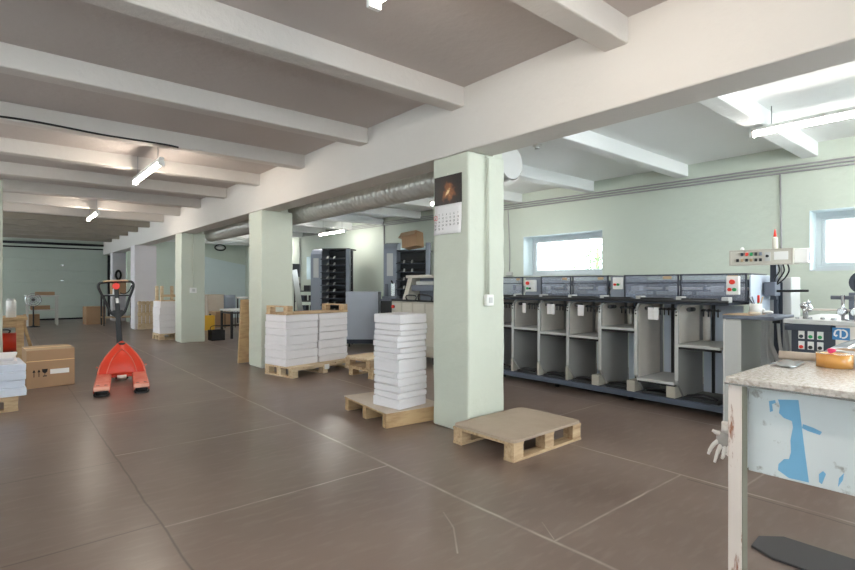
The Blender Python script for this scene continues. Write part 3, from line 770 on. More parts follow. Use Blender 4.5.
o = carton('dark cardboard box under the steel two-tier table', (.78, 20.6, 0), 0, .4, .4, .36)
t = thing('trolley', 'black tubular trolley in front of the far grey column', 'trolley', (2.95, 19.2, 0))
for x in (-.42, .42):
    for yy in (-.28, .28): box(x-.022, x+.022, yy-.022, yy+.022, .06, .98).build('post', M_black, t); MB().cyl((x-.015, yy, .035), (x+.015, yy, .035), .035, 12).build('caster', M_rubber, t)
for x in (-.42, .42): box(x-.022, x+.022, -.28, .28, .94, .98).build('side_rail', M_black, t)
for yy in (-.28, .28): box(-.42, .42, yy-.022, yy+.022, .94, .98).build('long_rail', M_black, t)
box(-.44, .44, -.3, .3, .24, .28).build('platform', M_pine, t, bevel=.004)
box(-.44, .44, -.3, .3, .98, 1.0).build('top_tray', M_lgrey, t)
carton('cardboard box on the floor beside the black trolley', (2.42, 20.2, 0), .1, .55, .5, .58)
carton('tall cardboard box standing on the black trolley', (2.98, 19.35, 1.0), 0, .42, .3, .45)
t = thing('spray_bottle', 'white bottle on the trolley in front of its cardboard box', 'bottle', (2.82, 19.0, 1.0))
MB().lathe((0, 0, 0), [(.05, 0), (.05, .16), (.02, .21), (.02, .24), (0, .24)]).build('bottle_body', M_white, t); MB().lathe((0, 0, .24), [(.025, 0), (.025, .04), (0, .04)]).build('cap', M_redbtn, t)
tag(MB().tube([(3.30+.085*math.cos(2*PI*i/24), 21.375, 1.66+.17*math.sin(2*PI*i/24)) for i in range(24)], .025, 8, True).tube([(3.30+.06*math.cos(2*PI*i/24), 21.36, 1.66+.13*math.sin(2*PI*i/24)) for i in range(24)], .018, 8, True).build('cable_coil', M_rubber), 'oval black cable coil hung on the farthest grey column', 'coil')
tag(MB().tube([(3.70, 20.3, .02), (3.64, 20.4, 1.2), (3.7, 20.45, 2.0)], .035, 8).tube([(3.64, 20.4, 1.2), (3.86, 20.4, 1.7)], .03, 8).build('dark_pole', M_black), 'dark upright pole leaning beside the farthest grey column', 'pole')

# ------------------------------------------------------------------ between third and second column
t = thing('steel_frame_table', 'white-topped table on black steel legs seen between two columns', 'table', (4.98, 12.85, 0))
box(-.72, .72, -.4, .4, .66, .70).build('table_top', M_white, t, bevel=.004)
for x in (-.68, .68):
    for yy in (-.36, .36): box(x-.025, x+.025, yy-.025, yy+.025, 0, .66).build('leg', M_black, t)
for x in (-.68, .68): box(x-.02, x+.02, -.36, .36, .60, .64).build('side_rail', M_black, t)
box(-.68, .68, -.38, -.34, .60, .64).build('long_rail', M_black, t); box(-.68, .68, .34, .38, .25, .29).build('long_rail', M_black, t)
t = thing('black_crate', 'black open plastic crate on the floor beside the third column', 'crate', (3.92, 12.42, 0))
b = MB()
for a in ((-.15, .15, -.15, -.135, 0, .24), (-.15, .15, .135, .15, 0, .24), (-.15, -.135, -.135, .135, 0, .24), (.135, .15, -.135, .135, 0, .24), (-.135, .135, -.135, .135, 0, .015)): b.box(*a)
b.build('crate_body', M_rubber, t, bevel=.004); MB().tube([(-.143, 0, .22), (-.11, 0, .33), (.11, 0, .33), (.143, 0, .22)], .008, 6, smooth_n=4).build('carry_handle', M_black, t)
box(-.19, .19, -.17, .17, .20, .235).build('crate_rim', M_rubber, t, bevel=.004) if False else None
t = thing('yellow_canister', 'yellow plastic canister behind the third column', 'canister', (4.60, 15.3, 0))
MB().box(-.16, .16, -.1, .1, 0, .43).build('canister_body', M_yellow, t, bevel=.03); MB().cyl((.05, 0, .43), (.05, 0, .47), .03, 12).build('cap', M_black, t)
carton('large pale box at the far end wall right of the third column', (5.30, 17.2, 0), .1, .56, .6, .98, m=M_sheet)
carton('lower cardboard box in front of the large pale far box', (5.25, 16.3, 0), .2, .5, .4, .48)
t = thing('desk', 'white desk near the far end wall seen between two columns', 'table', (6.85, 17.9, 0))
box(-.65, .65, -.4, .4, .84, .88).build('table_top', M_white, t, bevel=.004)
for x in (-.61, .61):
    for yy in (-.36, .36): box(x-.02, x+.02, yy-.02, yy+.02, 0, .84).build('leg', M_black, t)
def chair(label, loc, rz):
    t = thing('office_chair', label, 'chair', loc, rz)
    box(-.2, .2, -.2, .2, .44, .48).build('seat', M_cab, t, bevel=.015)
    MB().grid(lambda u, v: (-.2+.4*u, .2+.04*math.sin(PI*u), .55+.45*v), 8, 4).build('backrest', M_cab, t, solid=.02)
    for x in (-.18, .18):
        for yy in (-.18, .18): MB().cyl((x, yy, 0), (x, yy, .44), .012, 8).build('leg', M_black, t)
    for x in (-.16, .16): MB().cyl((x, .2, .46), (x, .215, .6), .012, 8).build('back_post', M_black, t)
chair('blue-grey chair behind the white-topped table near the far end wall', (5.42, 15.55, 0), .3)

# ------------------------------------------------------------------ tray tower collators
def tray_tower(label, loc, rz, ntray, h, w, d, hp=None):
    """front faces -X local; width along Y"""
    t = thing('tray_tower', label, 'collator', loc, rz)
    box(0, d, w*.22, w*.22+.26, .1, h).build('control_column', M_cab, t, bevel=.02) if False else None
    H = h; h = H+(hp or 0)
    b = MB().prism([(0, .08), (d, .08), (d, h), (.25, h), (.08, h-.04), (0, h-.14)], 1, w/2-.30, w/2); b.build('control_column', M_cab, t, bevel=.012)
    box(-.006, 0, w/2-.22, w/2-.08, h-.75, h-.25).build('control_panel', M_lgrey, t, bevel=.002)
    box(0, .12, -w/2, -w/2+.10, .08, h-.02).build('side_post', M_cab, t, bevel=.008)
    h = H
    box(d-.05, d, -w/2+.1, w/2-.3, .08, h).build('back_panel', M_black, t)
    box(.02, d, -w/2+.02, w/2-.3, h-.03, h).build('top_panel', M_black, t)
    box(0, d, -w/2, w/2, .0, .08).build('plinth', M_black, t)
    z0 = .45; dz = (h-.12-z0)/ntray
    for i in range(ntray):
        z = z0+i*dz
        tr = MB().prism([(-.10, z), (d-.06, z+.06), (d-.06, z+.075), (-.10, z+.012)], 1, -w/2+.11, w/2-.31).build('tray', M_black, t)
        for yy in (-.10, .08): MB().prism([(-.11, z+.012), (.0, z+.012), (.03, z+.085), (-.02, z+.085)], 1, yy-.012-.03, yy+.012-.03).build('paper_stop', M_lgrey, tr)
        box(-.105, -.10, -w/2+.11, w/2-.31, z-.006, z+.016).build('tray_lip', M_darkblue, tr)
    box(.0, d, -w/2+.1, w/2-.3, .08, .40).build('lower_cabinet', M_darkblue, t, bevel=.006)
    return t
ang = math.radians(-28)
tray_tower('farther tall black tray tower with a grey control column', (6.49, 11.63, 0), math.radians(40), 10, 2.24, 1.05, .6)
tray_tower('nearer tall black tray tower carrying a tilted cardboard box', (6.85, 8.88, 0), math.radians(40), 8, 2.07, 1.05, .42, .18)
t = thing('cardboard_box', 'open cardboard box tilted on top of the nearer tray tower', 'box', (6.86, 8.66, 2.105), math.radians(20))
t.rotation_euler = (math.radians(-7), math.radians(5), math.radians(22))
box(-.15, .15, -.19, .19, 0, .33).build('box_body', M_card, t, bevel=.006)
MB().prism([(-.15, .33), (-.145, .338), (-.24, .24), (-.246, .233)], 1, -.19, .19).build('top_flap', M_cardlid, t)
MB().prism([(.19, .33), (.185, .338), (.27, .24), (.276, .233)], 0, -.15, .15).build('top_flap', M_cardlid, t)
box(-.15, .15, -.185, .185, .33, .334).build('lid', M_cardlid, t)
# grey-blue cabinet on wheels
t = thing('metal_cabinet', 'plain blue-grey metal cabinet between the paper stacks', 'cabinet', (5.98, 9.25, 0), math.radians(50))
box(-.26, .26, -.35, .35, .16, 1.16).build('cabinet_body', mat('cabinet_blue_grey', (186, 193, 207), .35), t, bevel=.008)
box(-.24, .24, -.33, .33, .07, .16).build('plinth', M_darkblue, t)
for x in (-.2, .2):
    for yy in (-.28, .28): MB().cyl((x, yy-.015, .035), (x, yy+.015, .035), .035, 12).build('caster', M_rubber, t)
box(-.265, -.26, -.35, -.335, .16, 1.16).build('door_edge', M_darkblue, t)
# leaning panel + wall box + shelf left of the far tower
o = box(-.17, .17, -.015, .015, 0, 1.75).build('leaning_board', M_lgrey, bevel=.003); o.location = (6.72, 13.6, .005); o.rotation_euler = (math.radians(-6), math.radians(-7), math.radians(40))
tag(o, 'pale grey board leaning left of the farther tray tower', 'board')
t = thing('hanging_monitor', 'dark screen box fixed high on a pole beside the second column', 'monitor', (6.9, 14.6, 0))
MB().cyl((.05, .05, 0), (.05, .05, 1.75), .02, 8).build('pole', M_black, t); box(-.10, .18, -.04, .04, 1.55, 1.95).build('screen', M_black, t, bevel=.006); MB().cyl((.05, .05, 0), (.05, .05, .03), .16, 16).build('pole_foot', M_black, t)
t = thing('storage_rack', 'low black rack under the far window left of the tray tower', 'shelf', (7.12, 14.1, 0), math.radians(40))
for z in (.2, .5, .8, 1.1): box(-.2, .2, -.35, .35, z, z+.03).build('shelf_board', M_black, t)
for x in (-.19, .19):
    for yy in (-.34, .34): box(x-.015, x+.015, yy-.015, yy+.015, 0, 1.35).build('post', M_black, t)
for i, (yy, z) in enumerate(((-.2, .53), (.1, .53), (-.15, .83), (.15, .83), (0, 1.13))):
    o = box(-.1, .1, -.09, .09, 0, .16).build('storage_bin', M_darkblue if i % 2 else M_black, bevel=.006)
    o.location = (7.12-yy*math.sin(math.radians(40)), 14.1+yy*math.cos(math.radians(40)), z+.001); o.rotation_euler.z = math.radians(40)
    tag(o, ['dark bin on the left of the second shelf of the low black rack', 'dark bin on the right of the second shelf of the low black rack', 'dark bin on the left of the third shelf of the low black rack', 'dark bin on the right of the third shelf of the low black rack', 'dark bin on the top shelf of the low black rack'][i], 'bin', 'bins on the low black rack')
# workbench with small press in front of near tower
t = thing('side_bench', 'dark low bench in front of the nearer tray tower', 'table', (6.10, 8.40, 0), math.radians(40))
box(-.16, .16, -.20, .20, .98, 1.02).build('table_top', M_midblue, t, bevel=.004); box(-.15, .15, -.19, .19, 0, .98).build('cabinet_body', M_black, t)
t = thing('hole_punch', 'small grey bench press on the dark low bench', 'press', (6.08, 8.42, 1.021), math.radians(40))
box(-.13, .13, -.16, .14, 0, .05).build('press_base', M_midblue, t, bevel=.006); box(-.03, .03, -.1, -.02, .05, .32).build('press_post', M_chrome, t, bevel=.004); MB().cyl((0, .08, .05), (0, .08, .30), .04, 14).build('press_column', M_midblue, t); MB().tube([(0, -.06, .30), (-.15, -.06, .36)], .015, 8).build('press_lever', M_black, t)

# ------------------------------------------------------------------ beige stitcher-folder
t = thing('booklet_folder', 'beige folding machine with sloped head left of the calendar column', 'machine', (5.35, 6.75, 0), 0)
box(0, .62, -.62, .62, .12, 1.02).build('machine_body', M_beige, t, bevel=.012)
for a, c in ((-.62, -.33), (-.31, .0), (.02, .30), (.32, .61)):
    box(-.008, 0, a+.012, c-.005, .3, .99).build('door_panel', M_cream, t, bevel=.003)
MB().prism([(.02, 1.02), (.30, 1.02), (.50, 1.30), (.50, 1.46), (.16, 1.46)], 1, .22, .34).build('head_arm', M_cream, t, bevel=.008)
MB().prism([(.10, 1.42), (.55, 1.42), (.55, 1.47), (.10, 1.47)], 1, -.62, .34).build('head_cover', M_cream, t, bevel=.006)
box(.30, .55, -.60, .20, 1.02, 1.42).build('head_housing', M_midblue, t, bevel=.01)
box(.05, .30, -.45, .12, 1.20, 1.30).build('feed_unit', M_midblue, t, bevel=.01)
box(.10, .28, -.40, .05, 1.30, 1.36).build('feed_cover', M_lgrey, t, bevel=.008)
MB().tube([(-.02, .15, 1.04), (-.03, .15, 1.12), (-.03, -.1, 1.12), (-.03, -.1, 1.04)], .012, 8, smooth_n=3).build('guard_rail', M_black, t)
MB().tube([(-.02, -.18, 1.04), (-.03, -.18, 1.14), (-.03, -.5, 1.12), (-.03, -.5, 1.04)], .012, 8, smooth_n=3).build('guard_rail', M_black, t)
box(-.02, -.008, .50, .56, .86, .98).build('switch_plate', M_lgrey, t); MB().cyl((-.05, .53, .92), (-.02, .53, .92), .03, 16).build('stop_button', M_redbtn, t)
box(-.02, .05, -.60, .60, 1.02, 1.05).build('front_rail', M_black, t)
for yy in (-.5, .5): box(.05, .57, yy-.06, yy+.06, 0, .12).build('foot', M_black, t)

# ------------------------------------------------------------------ collating machine (row of feeding stations)
XC = 5.37
t = thing('collating_machine', 'long grey collating machine with a row of open bins under smoky hoods', 'machine', (XC, 1.948, 0))
NS = 7; P_ = .44; LEN = NS*P_
box(-.005, .10, -.02, LEN+.02, .055, .118).build('base_rail', mat('rail_blue_grey', (84, 92, 108), .4), t, bevel=.006)
box(.10, 1.15, -.02, LEN, .055, .10).build('base_plate', M_black, t)
for yy in (.0, 1.0, 2.0, 2.9): 
    for x in (.12, 1.0): MB().cyl((x, yy, 0), (x, yy, .055), .03, 12).build('levelling_foot', M_black, t)
D = .62
shelfz = [.69, .285, .82, .69, .70, .733, .75]
for k in range(NS+1):
    y = k*P_
    if k < NS:
        # full height divider with chamfered toe and rounded upper corner
        pts = [(.0, .30), (.16, .118), (D, .118), (D, 1.10), (.10, 1.10), (.045, 1.085), (.01, 1.05), (0, 1.0)]
        dv = MB().prism(pts, 1, y-.012+P_, y+.012+P_).build('divider', M_plate, t, bevel=.003)
        box(-.004, .006, y-.018+P_, y+.018+P_, .31, 1.02).build('divider_edge', M_lgrey, dv)
        box(.0 if k < 3 else .02, .19, y+.0135+P_, y+(.11 if k < 3 else .05)+P_, .119, .24 if k < 3 else .29).build('foot_block', M_beige, t, bevel=.006)
    if k < NS:
        z = shelfz[k]
        sh = box(-.01, D-.01, y+.02, y+P_-.016, z-.028, z).build('bin_shelf', M_lgrey, t, bevel=.004)
        MB().cyl((.02, y+.02, z-.04), (.02, y+P_-.016, z-.04), .014, 10).build('shelf_roller', M_black, sh)
        box(D, D+.02, y+.03, y+P_-.02, .12, 1.08).build('back_panel', M_paleblue, t)
        box(D-.03, D, y+.30, y+.325, .12, 1.10).build('guide_post', M_black, t)
        MB().prism([(.03, z+.002), (D-.10, z+.002), (D-.10, 1.085), (.11, 1.085), (.06, 1.07), (.035, 1.04), (.03, 1.0)], 1, y+P_-.0175, y+P_-.0135).build('side_sheet', M_steel, dv)
        # curved steel sheet guides
        def sheet(u, v, y=y): 
            a = u*PI*.5
            return (D-.18+.13*math.sin(a), y+P_-.03-.09*(1-math.cos(a)), z+.002+(1.08-z)*v)
        def sheet2(u, v, y=y):
            a = u*PI
            return (D-.06-.05*math.sin(a), y+.36-.035*math.cos(a), z+.002+(1.08-z)*v)
        if k != 1: MB().grid(sheet2, 8, 1).build('guide_sheet', M_steel, t, solid=.003)
        # gripper knobs under the hood
        kb = MB()
        for j in range(4): kb.cyl((.02, y+.06+.045*j, 1.045), (.10, y+.06+.045*j, 1.045), .012, 8).cyl((.05, y+.06+.045*j, .98), (.05, y+.06+.045*j, 1.06), .007, 6)
        kb.build('gripper', M_black, t)
        MB().cyl((.0, y+.32, 1.05), (.12, y+.32, 1.05), .022, 10).build('knob', M_black, t)
        hb = MB()
        for zz in (.985, 1.02, 1.05): hb.cyl((-.012, y+P_+.0, zz), (-.003, y+P_+.0, zz), .009, 8)
        hb.build('bolt_row', M_black, t)
        box(.03, .17, y+.05, y+P_-.05, .118, .15).build('lower_track', M_black, t)
        MB().tube([(.06, y+.06, .16), (.05, y+.2, .19), (.07, y+.36, .16)], .012, 6, smooth_n=3).build('pressure_rod', M_black, t)
    if k in (3, 4, 5, 1):
        for dy in ((.2,) if k in (3, 5) else (.18, .24)):
            box(-.02, -.016, y+dy, y+dy+.055+(.03 if k == 3 else 0), .93, 1.06).build('paper_tag', M_paperedge, t)
# deck under the hoods
box(.02, .95, -.05, LEN, 1.10, 1.125).build('hood_deck', M_darkblue, t, bevel=.004)
MB().cyl((.0, -.05, 1.135), (.0, LEN, 1.135), .014, 10).build('front_bar', M_black, t)
for k in range(NS):
    y = k*P_
    box(.02, .10, y+.03+P_*.1, y+P_*.92, 1.126, 1.165).build('feeder_bar', M_black, t, bevel=.006)
    box(.05, .16, y-.03, y+.03, 1.126, 1.18).build('feeder_block', M_lgrey, t, bevel=.004)
    box(.35, .50, y+.05, y+P_-.05, 1.19, 1.23).build('suction_bar', M_lgrey, t, bevel=.006)
    box(.36, .46, y+.15, y+.25, 1.23, 1.29).build('suction_head', M_white, t, bevel=.006)
    MB().cyl((.42, y+.33, 1.125), (.42, y+.33, 1.3), .02, 10).build('suction_post', M_midblue, t)
MB().cyl((.55, -.05, 1.26), (.55, LEN, 1.26), .016, 10).build('drive_shaft', M_steel, t)
box(.80, .95, -.05, LEN, 1.125, 1.36).build('rear_housing', M_midblue, t, bevel=.006)
# hoods: smoky acrylic boxes with dark edges
HX0, HX1, HT = .23, .80, 1.41
hoods = [(1.81, 2.445), (2.46, 3.085), (3.29, 3.79), (3.81, 4.28), (4.59, 5.02)]
for a, c in hoods:
    a -= 1.948; c -= 1.948
    pan = MB()
    pan.box(HX0-.012, HX0-.006, a, c, 1.14, HT); pan.box(HX0-.006, HX1, a, c, HT-.006, HT)
    h = pan.build('hood', M_plexi, t)
    fr = MB()
    for yy in (a, c-.014): fr.box(HX0-.018, HX0, yy, yy+.014, 1.13, HT+.004); fr.box(HX0, HX1, yy, yy+.014, HT-.004, HT+.006)
    fr.box(HX0-.018, HX0, a, c, HT-.008, HT+.006); fr.box(HX0-.018, HX0, a, c, 1.128, 1.145); fr.box(HX0-.016, HX0-.004, a, c, 1.318, 1.328)
    fr.build('hood_frame', M_darkblue, h)
    w = c-a
    box(HX0-.020, HX0-.018, a+w*.12, a+w*.27, 1.365, 1.395).build('hood_label', M_cardlid, h)
for a, c in ((3.10, 3.28), (4.30, 4.57)):
    a -= 1.948; c -= 1.948
    MB().box(HX0+.02, HX1, a, c, 1.125, 1.40).build('bridge_panel', M_cab, t, bevel=.006)
def ctrl(a, c, z0, z1, x, btns):
    b = box(x-.05, x, a-1.948, c-1.948, z0, z1).build('control_box', M_white, t, bevel=.005)
    for dy, dz, r, m in btns:
        MB().cyl((x-.075, a-1.948+dy, z0+dz), (x-.05, a-1.948+dy, z0+dz), r, 14).build('push_button', m, b)
ctrl(3.10, 3.21, 1.25, 1.39, HX0, [(.075, .055, .014, M_redbtn), (.035, .055, .014, M_green)])
ctrl(4.36, 4.52, 1.21, 1.37, HX0, [(.11, .115, .024, M_redbtn), (.11, .045, .016, M_green), (.07, .045, .012, M_black)])
ctrl(1.862, 1.975, 1.205, 1.385, HX0-.02, [(.055, .125, .024, M_redbtn), (.078, .05, .017, M_redbtn), (.035, .05, .017, M_green)])
# end housing of the machine
box(.84, 1.15, -.345, -.05, 0.0, 1.38).build('end_housing', M_lgrey, t, bevel=.01)
box(.26, .82, -.16, -.145, 1.03, 1.40).build('end_panel', M_paleblue, t, bevel=.004)
box(.825, .839, -.27, -.19, .55, 1.33).build('end_recess', M_darkblue, t, bevel=.006)

# control console on its post
t = thing('control_console', 'beige control console with two rows of push buttons on a dark post', 'console', (6.05, 1.60, 0))
MB().box(-.03, .03, .085, .14, 1.15, 1.505).box(.07, .10, .10, .13, 0, 1.25).box(-.03, .10, .10, .13, 1.2, 1.25).build('post', M_darkblue, t, bevel=.004)
box(-.12, .05, .07, .165, 1.19, 1.33).build('post_bracket', M_midblue, t, bevel=.006)
MB().cyl((-.06, .075, 1.24), (-.10, -.2, 1.245), .012, 10).build('arm_rod', M_black, t)
cb = box(-.15, .06, -.09, .475, 1.505, 1.66).build('console_case', M_cream, t, bevel=.008)
fr = MB()
for a in ((-.157, -.15, -.09, .475, 1.65, 1.662), (-.157, -.15, -.09, .475, 1.503, 1.515), (-.157, -.15, -.09, -.075, 1.51, 1.655), (-.157, -.15, .46, .475, 1.51, 1.655)): fr.box(*a)
fr.build('console_bezel', M_beige, cb, bevel=.002)
for i in range(6):
    yy = .395-.042*i
    if i: 
        b_ = MB().box(-.165, -.15, yy-.012, yy+.012, 1.598, 1.632).build('push_button', [None, M_darkblue, M_redbtn, M_green, M_black, M_midblue][i], cb, bevel=.003)
    b_ = MB().box(-.165, -.15, yy-.012+.0, yy+.012, 1.54, 1.57).build('push_button', [M_black, M_cardlid, M_black, M_cardlid, M_black, M_black][i], cb, bevel=.003)
box(-.154, -.15, .10, .15, 1.54, 1.63).build('selector_plate', M_lgrey, cb); MB().cyl((-.17, .125, 1.59), (-.15, .125, 1.59), .014, 12).build('selector_knob', M_black, cb)
box(-.154, -.15, -.05, .07, 1.55, 1.63).build('blank_plate', M_white, cb, bevel=.002)
box(-.12, .06, -.20, -.09, 1.515, 1.655).build('side_case', M_white, t, bevel=.006); box(-.08, .03, -.204, -.2, 1.54, 1.63).build('side_window', M_midblue, t)
for i, dy in enumerate((.06, .02, -.02)): MB().tube([(-.06, dy, 1.51), (-.09, dy-.02, 1.44), (-.06, dy+.03, 1.36), (-.05, .08, 1.30)], .007, 6, smooth_n=4).build('lead', M_black, t)
g = thing('glue_bottle', 'white glue bottle with a red pointed cap on the control console', 'bottle', (6.0, 1.69, 1.661))
MB().lathe((0, 0, 0), [(.0, 0), (.024, 0), (.025, .005), (.025, .11), (.016, .125), (0, .125)]).build('bottle_body', M_cream, g); MB().lathe((0, 0, .125), [(.015, 0), (.013, .02), (.004, .075), (0, .08)]).build('nozzle_cap', M_redbtn, g)
o = MB().lathe((0, 0, 0), [(0, 0), (.018, 0), (.018, .02), (.008, .035), (0, .035)]).build('small_bottle', M_white); o.location = (5.98, 1.98, 1.661); tag(o, 'tiny white bottle on the left end of the control console', 'bottle')

# delivery table at the near end of the collator
t = thing('delivery_table', 'grey delivery shelf and cabinet at the near end of the collating machine', 'table', (5.2, 1.47, 0))
box(0, .58, .0, .42, .985, 1.02).build('table_top', M_midblue, t, bevel=.006); box(.005, .40, .18, .42, 1.021, 1.026).build('cardboard_cover', M_cardlid, t)
box(.02, .56, .27, .40, 0, .985).build('cabinet_body', M_plate, t, bevel=.006)
box(.012, .02, .265, .405, .0, .97).build('front_panel', M_lgrey, t)
box(.02, .025, .40, .42, .0, 1.0).build('edge_strip', M_white, t)
box(.30, .34, .04, .10, .945, .985).build('under_bracket', M_black, t)
t2 = thing('hose_bundle', 'grey corrugated hose and cables drooping under the delivery shelf', 'hose', (5.52, 1.5, 0))
def hose(pts, r, m, name='hose'):
    MB().tube(pts, r, 10, smooth_n=8).build(name, m, t2)
hose([(0, .12, .95), (-.02, .10, .80), (.03, .05, .62), (.08, -.02, .50), (.12, -.06, .42)], .022, M_lgrey)
hose([(.04, .04, .95), (.05, .03, .75), (.06, .0, .55), (.06, .0, .1)], .014, M_lgrey)
hose([(.08, .0, .95), (.10, -.02, .75), (.10, -.03, .5), (.1, -.03, .05)], .014, M_conduit)
hose([(-.05, .10, .95), (-.06, .10, .7), (-.02, .07, .45), (.05, 0, .05)], .012, M_lgrey)
# pot with pens, tape ring on the delivery table
t = thing('pen_pot', 'white pot holding pens on the delivery shelf', 'pot', (5.42, 1.68, 1.027))
MB().ring((0, 0, 0), (0, 0, 1), .05, .046, .10, 24).cyl((0, 0, 0), (0, 0, .004), .046, 20).build('pot', M_white, t)
for i, (dx, dy, lx, ly, m) in enumerate(((-.01, -.025, -.01, .06, M_black), (.015, -.01, .02, .04, M_midblue), (.02, -.01, .02, -.05, M_cardlid))):
    p = tag(MB().cyl((5.42+dx, 1.68+dy, 1.035), (5.42+lx, 1.68+ly, 1.19), .006, 8).build('pen', m), ['black pen leaning to the left in the white pot', 'blue-grey pen in the middle of the white pot', 'tan pencil leaning to the right in the white pot'][i], 'pen', 'pens in the white pot')
k = thing('marker', 'red and teal marker standing in the white pot', 'marker', (5.405, 1.655, 1.035)); MB().cyl((0, 0, 0), (0, 0, .14), .009, 10).build('marker_body', M_green, k); MB().cyl((0, 0, .10), (-.005, -.003, .17), .010, 10).build('marker_cap', M_redbtn, k)
t = thing('tape_roll', 'clear tape roll lying in front of the white pot', 'tape', (5.31, 1.66, 1.027)); MB().ring((0, 0, 0), (0, 0, 1), .05, .036, .025, 28).build('tape', M_sheet, t); MB().ring((0, 0, 0.001), (0, 0, 1), .036, .033, .023, 28).build('core', M_card, t)
o = MB().ball((0, 0, .02), .03, 1, 1.4, .6, 10, 6).ball((.02, .05, .04), .02, 1, 1, .8, 8, 6).build('crumpled_paper', M_white); o.location = (5.44, 1.585, 1.027); tag(o, 'crumpled white paper at the right of the white pot', 'paper')

# ------------------------------------------------------------------ folding machine at the right edge
XM = 5.0
t = thing('folding_machine', 'dark blue folding machine with a round emblem at the right edge', 'machine', (XM, .2, 0))
box(.0, 1.2, -.3, .80, .10, .985).build('machine_body', M_plate, t, bevel=.01)
box(-.012, 0, .80, 1.09, .10, .93).build('switch_cabinet', M_darkblue, t, bevel=.004); box(0, .9, .801, 1.09, .10, .93).build('switch_cabinet_body', M_darkblue, t)
box(-.04, 1.1, -.3, 1.14, .985, 1.022).build('table_top', M_lgrey, t, bevel=.006)
box(-.036, 1.05, .825, 1.13, .93, .985).build('top_rail', M_darkblue, t, bevel=.004)
box(-.01, -.002, -.1, .80, .60, .98).build('front_panel', M_steel, t)
sw = bpy.data.objects['switch_cabinet']
for r, z in enumerate((.885, .80)):
    for c in range(3):
        yy = 1.02-.062*c
        box(-.018, -.012, yy-.02, yy+.02, z-.02, z+.045).build('button_plate', M_white, sw); MB().cyl((-.03, yy, z), (-.018, yy, z), .014, 12).build('push_button', [[M_darkblue, M_green, M_green], [M_redbtn, M_black, M_black]][r][c], sw)
MB().cyl((-.04, .97, .69), (-.012, .97, .69), .024, 14).build('stop_button', M_orange, sw)
# emblem: white letter-like strokes on a blue plate
e = box(-.014, -.010, .715, .818, .882, .988-.058).build('emblem_plate', M_bluepatch, t) if False else box(-.016, -.010, .712, .820, .875, .968).build('emblem_plate', mat('emblem_blue', (62, 128, 184), .4), t)
def stroke(pts, w, n=6):
    b = MB(); P = [Vector((p[0], p[1])) for p in pts]; Lf, Rt = [], []
    for i, p in enumerate(P):
        d = (P[min(i+1, len(P)-1)]-P[max(i-1, 0)]).normalized(); nrm = Vector((-d.y, d.x))*w/2
        Lf.append(p+nrm); Rt.append(p-nrm)
    A = [[b.bm.verts.new((x, q.x, q.y)) for q in S] for S in (Lf, Rt) for x in (-.0185, -.0155)]
    for i in range(len(P)-1):
        b.bm.faces.new((A[0][i], A[0][i+1], A[2][i+1], A[2][i])); b.bm.faces.new((A[1][i], A[3][i], A[3][i+1], A[1][i+1]))
        b.bm.faces.new((A[0][i], A[1][i], A[1][i+1], A[0][i+1])); b.bm.faces.new((A[2][i], A[2][i+1], A[3][i+1], A[3][i]))
    return b
cy, cz = .745, .880
arc = [(cy+.002-.026*math.cos(a)*.95, cz+.028*math.sin(a)) for a in [PI/2+PI*i/14*1.0 for i in range(15)]]
arc = [(.752-.024*math.sin(PI*i/14), 0.921+.030*math.cos(PI*i/14)) for i in range(15)]
stroke([(.768, 0.891)]+[(.768, 0.950)]+[(.752, 0.952)]+arc[1:]+[(.760, 0.891)], .011).build('emblem_letter', M_white, t)
stroke([(.764, 0.951), (.785, 0.953), (.800, 0.942), (.806, 0.921), (.806, 0.909), (.796, 0.903), (.789, 0.913)], .011).build('emblem_letter', M_white, t)
# fittings on top
MB().tube([(.1, 1.02, 1.022), (.1, 1.02, 1.10), (.1, .98, 1.125)], .02, 8).build('feed_clamp', M_chrome, t)
MB().ball((.10, 1.03, 1.13), .03).ball((.09, .99, 1.10), .02).ball((.10, 1.0, 1.16), .018).build('clamp_knob', M_chrome, t)
MB().cyl((.10, .99, 1.10), (.12, .72, 1.10), .009, 10).build('feed_rod', M_steel, t)
for yy in (.78, .70):
    MB().cyl((.12, yy, 1.022), (.12, yy, 1.22), .012, 10).ball((.10, yy, 1.09), .035).cyl((.06, yy, 1.09), (.10, yy, 1.09), .022, 12).build('adjuster', M_chrome, t)
MB().cyl((.14, .86, 1.20), (.14, .2, 1.20), .016, 10).build('cross_bar', M_midblue, t)
MB().cyl((.2, .66, 1.32), (.3, .66, 1.32), .09, 24).ring((.16, .66, 1.32), (1, 0, 0), .092, .06, .04, 24).build('motor', M_darkblue, t)
MB().cyl((.145, .64, 1.32), (.2, .64, 1.32), .035, 16).build('motor_hub', M_orange, t)
box(.2, .3, .56, .76, 1.022, 1.24).build('motor_stand', M_midblue, t, bevel=.006)
b = MB()
for i in range(9): b.cyl((.03+.02*(i % 3), 1.06-.1*i*.8, 1.022), (.03+.02*(i % 3), 1.06-.1*i*.8, 1.037), .014+.004*(i % 2), 10)
b.build('thumb_screws', M_chrome, t)
for yy in (-.2, .95): box(.1, 1.0, yy-.05, yy+.05, 0, .1).build('foot', M_black, t)
o = thing('stool', 'small grey stool behind the hoses under the delivery shelf', 'stool', (6.17, 1.43, 0)); 
box(-.07, .07, -.07, .07, .68, .76).build('seat', M_lgrey, o, bevel=.01)
for x in (-.06, .06):
    for yy in (-.06, .06): MB().cyl((x, yy, 0), (x, yy, .68), .01, 8).build('leg', M_black, o)
for z in (.35, .55): box(-.06, .06, -.066, -.054, z, z+.02).build('stretcher', M_black, o)

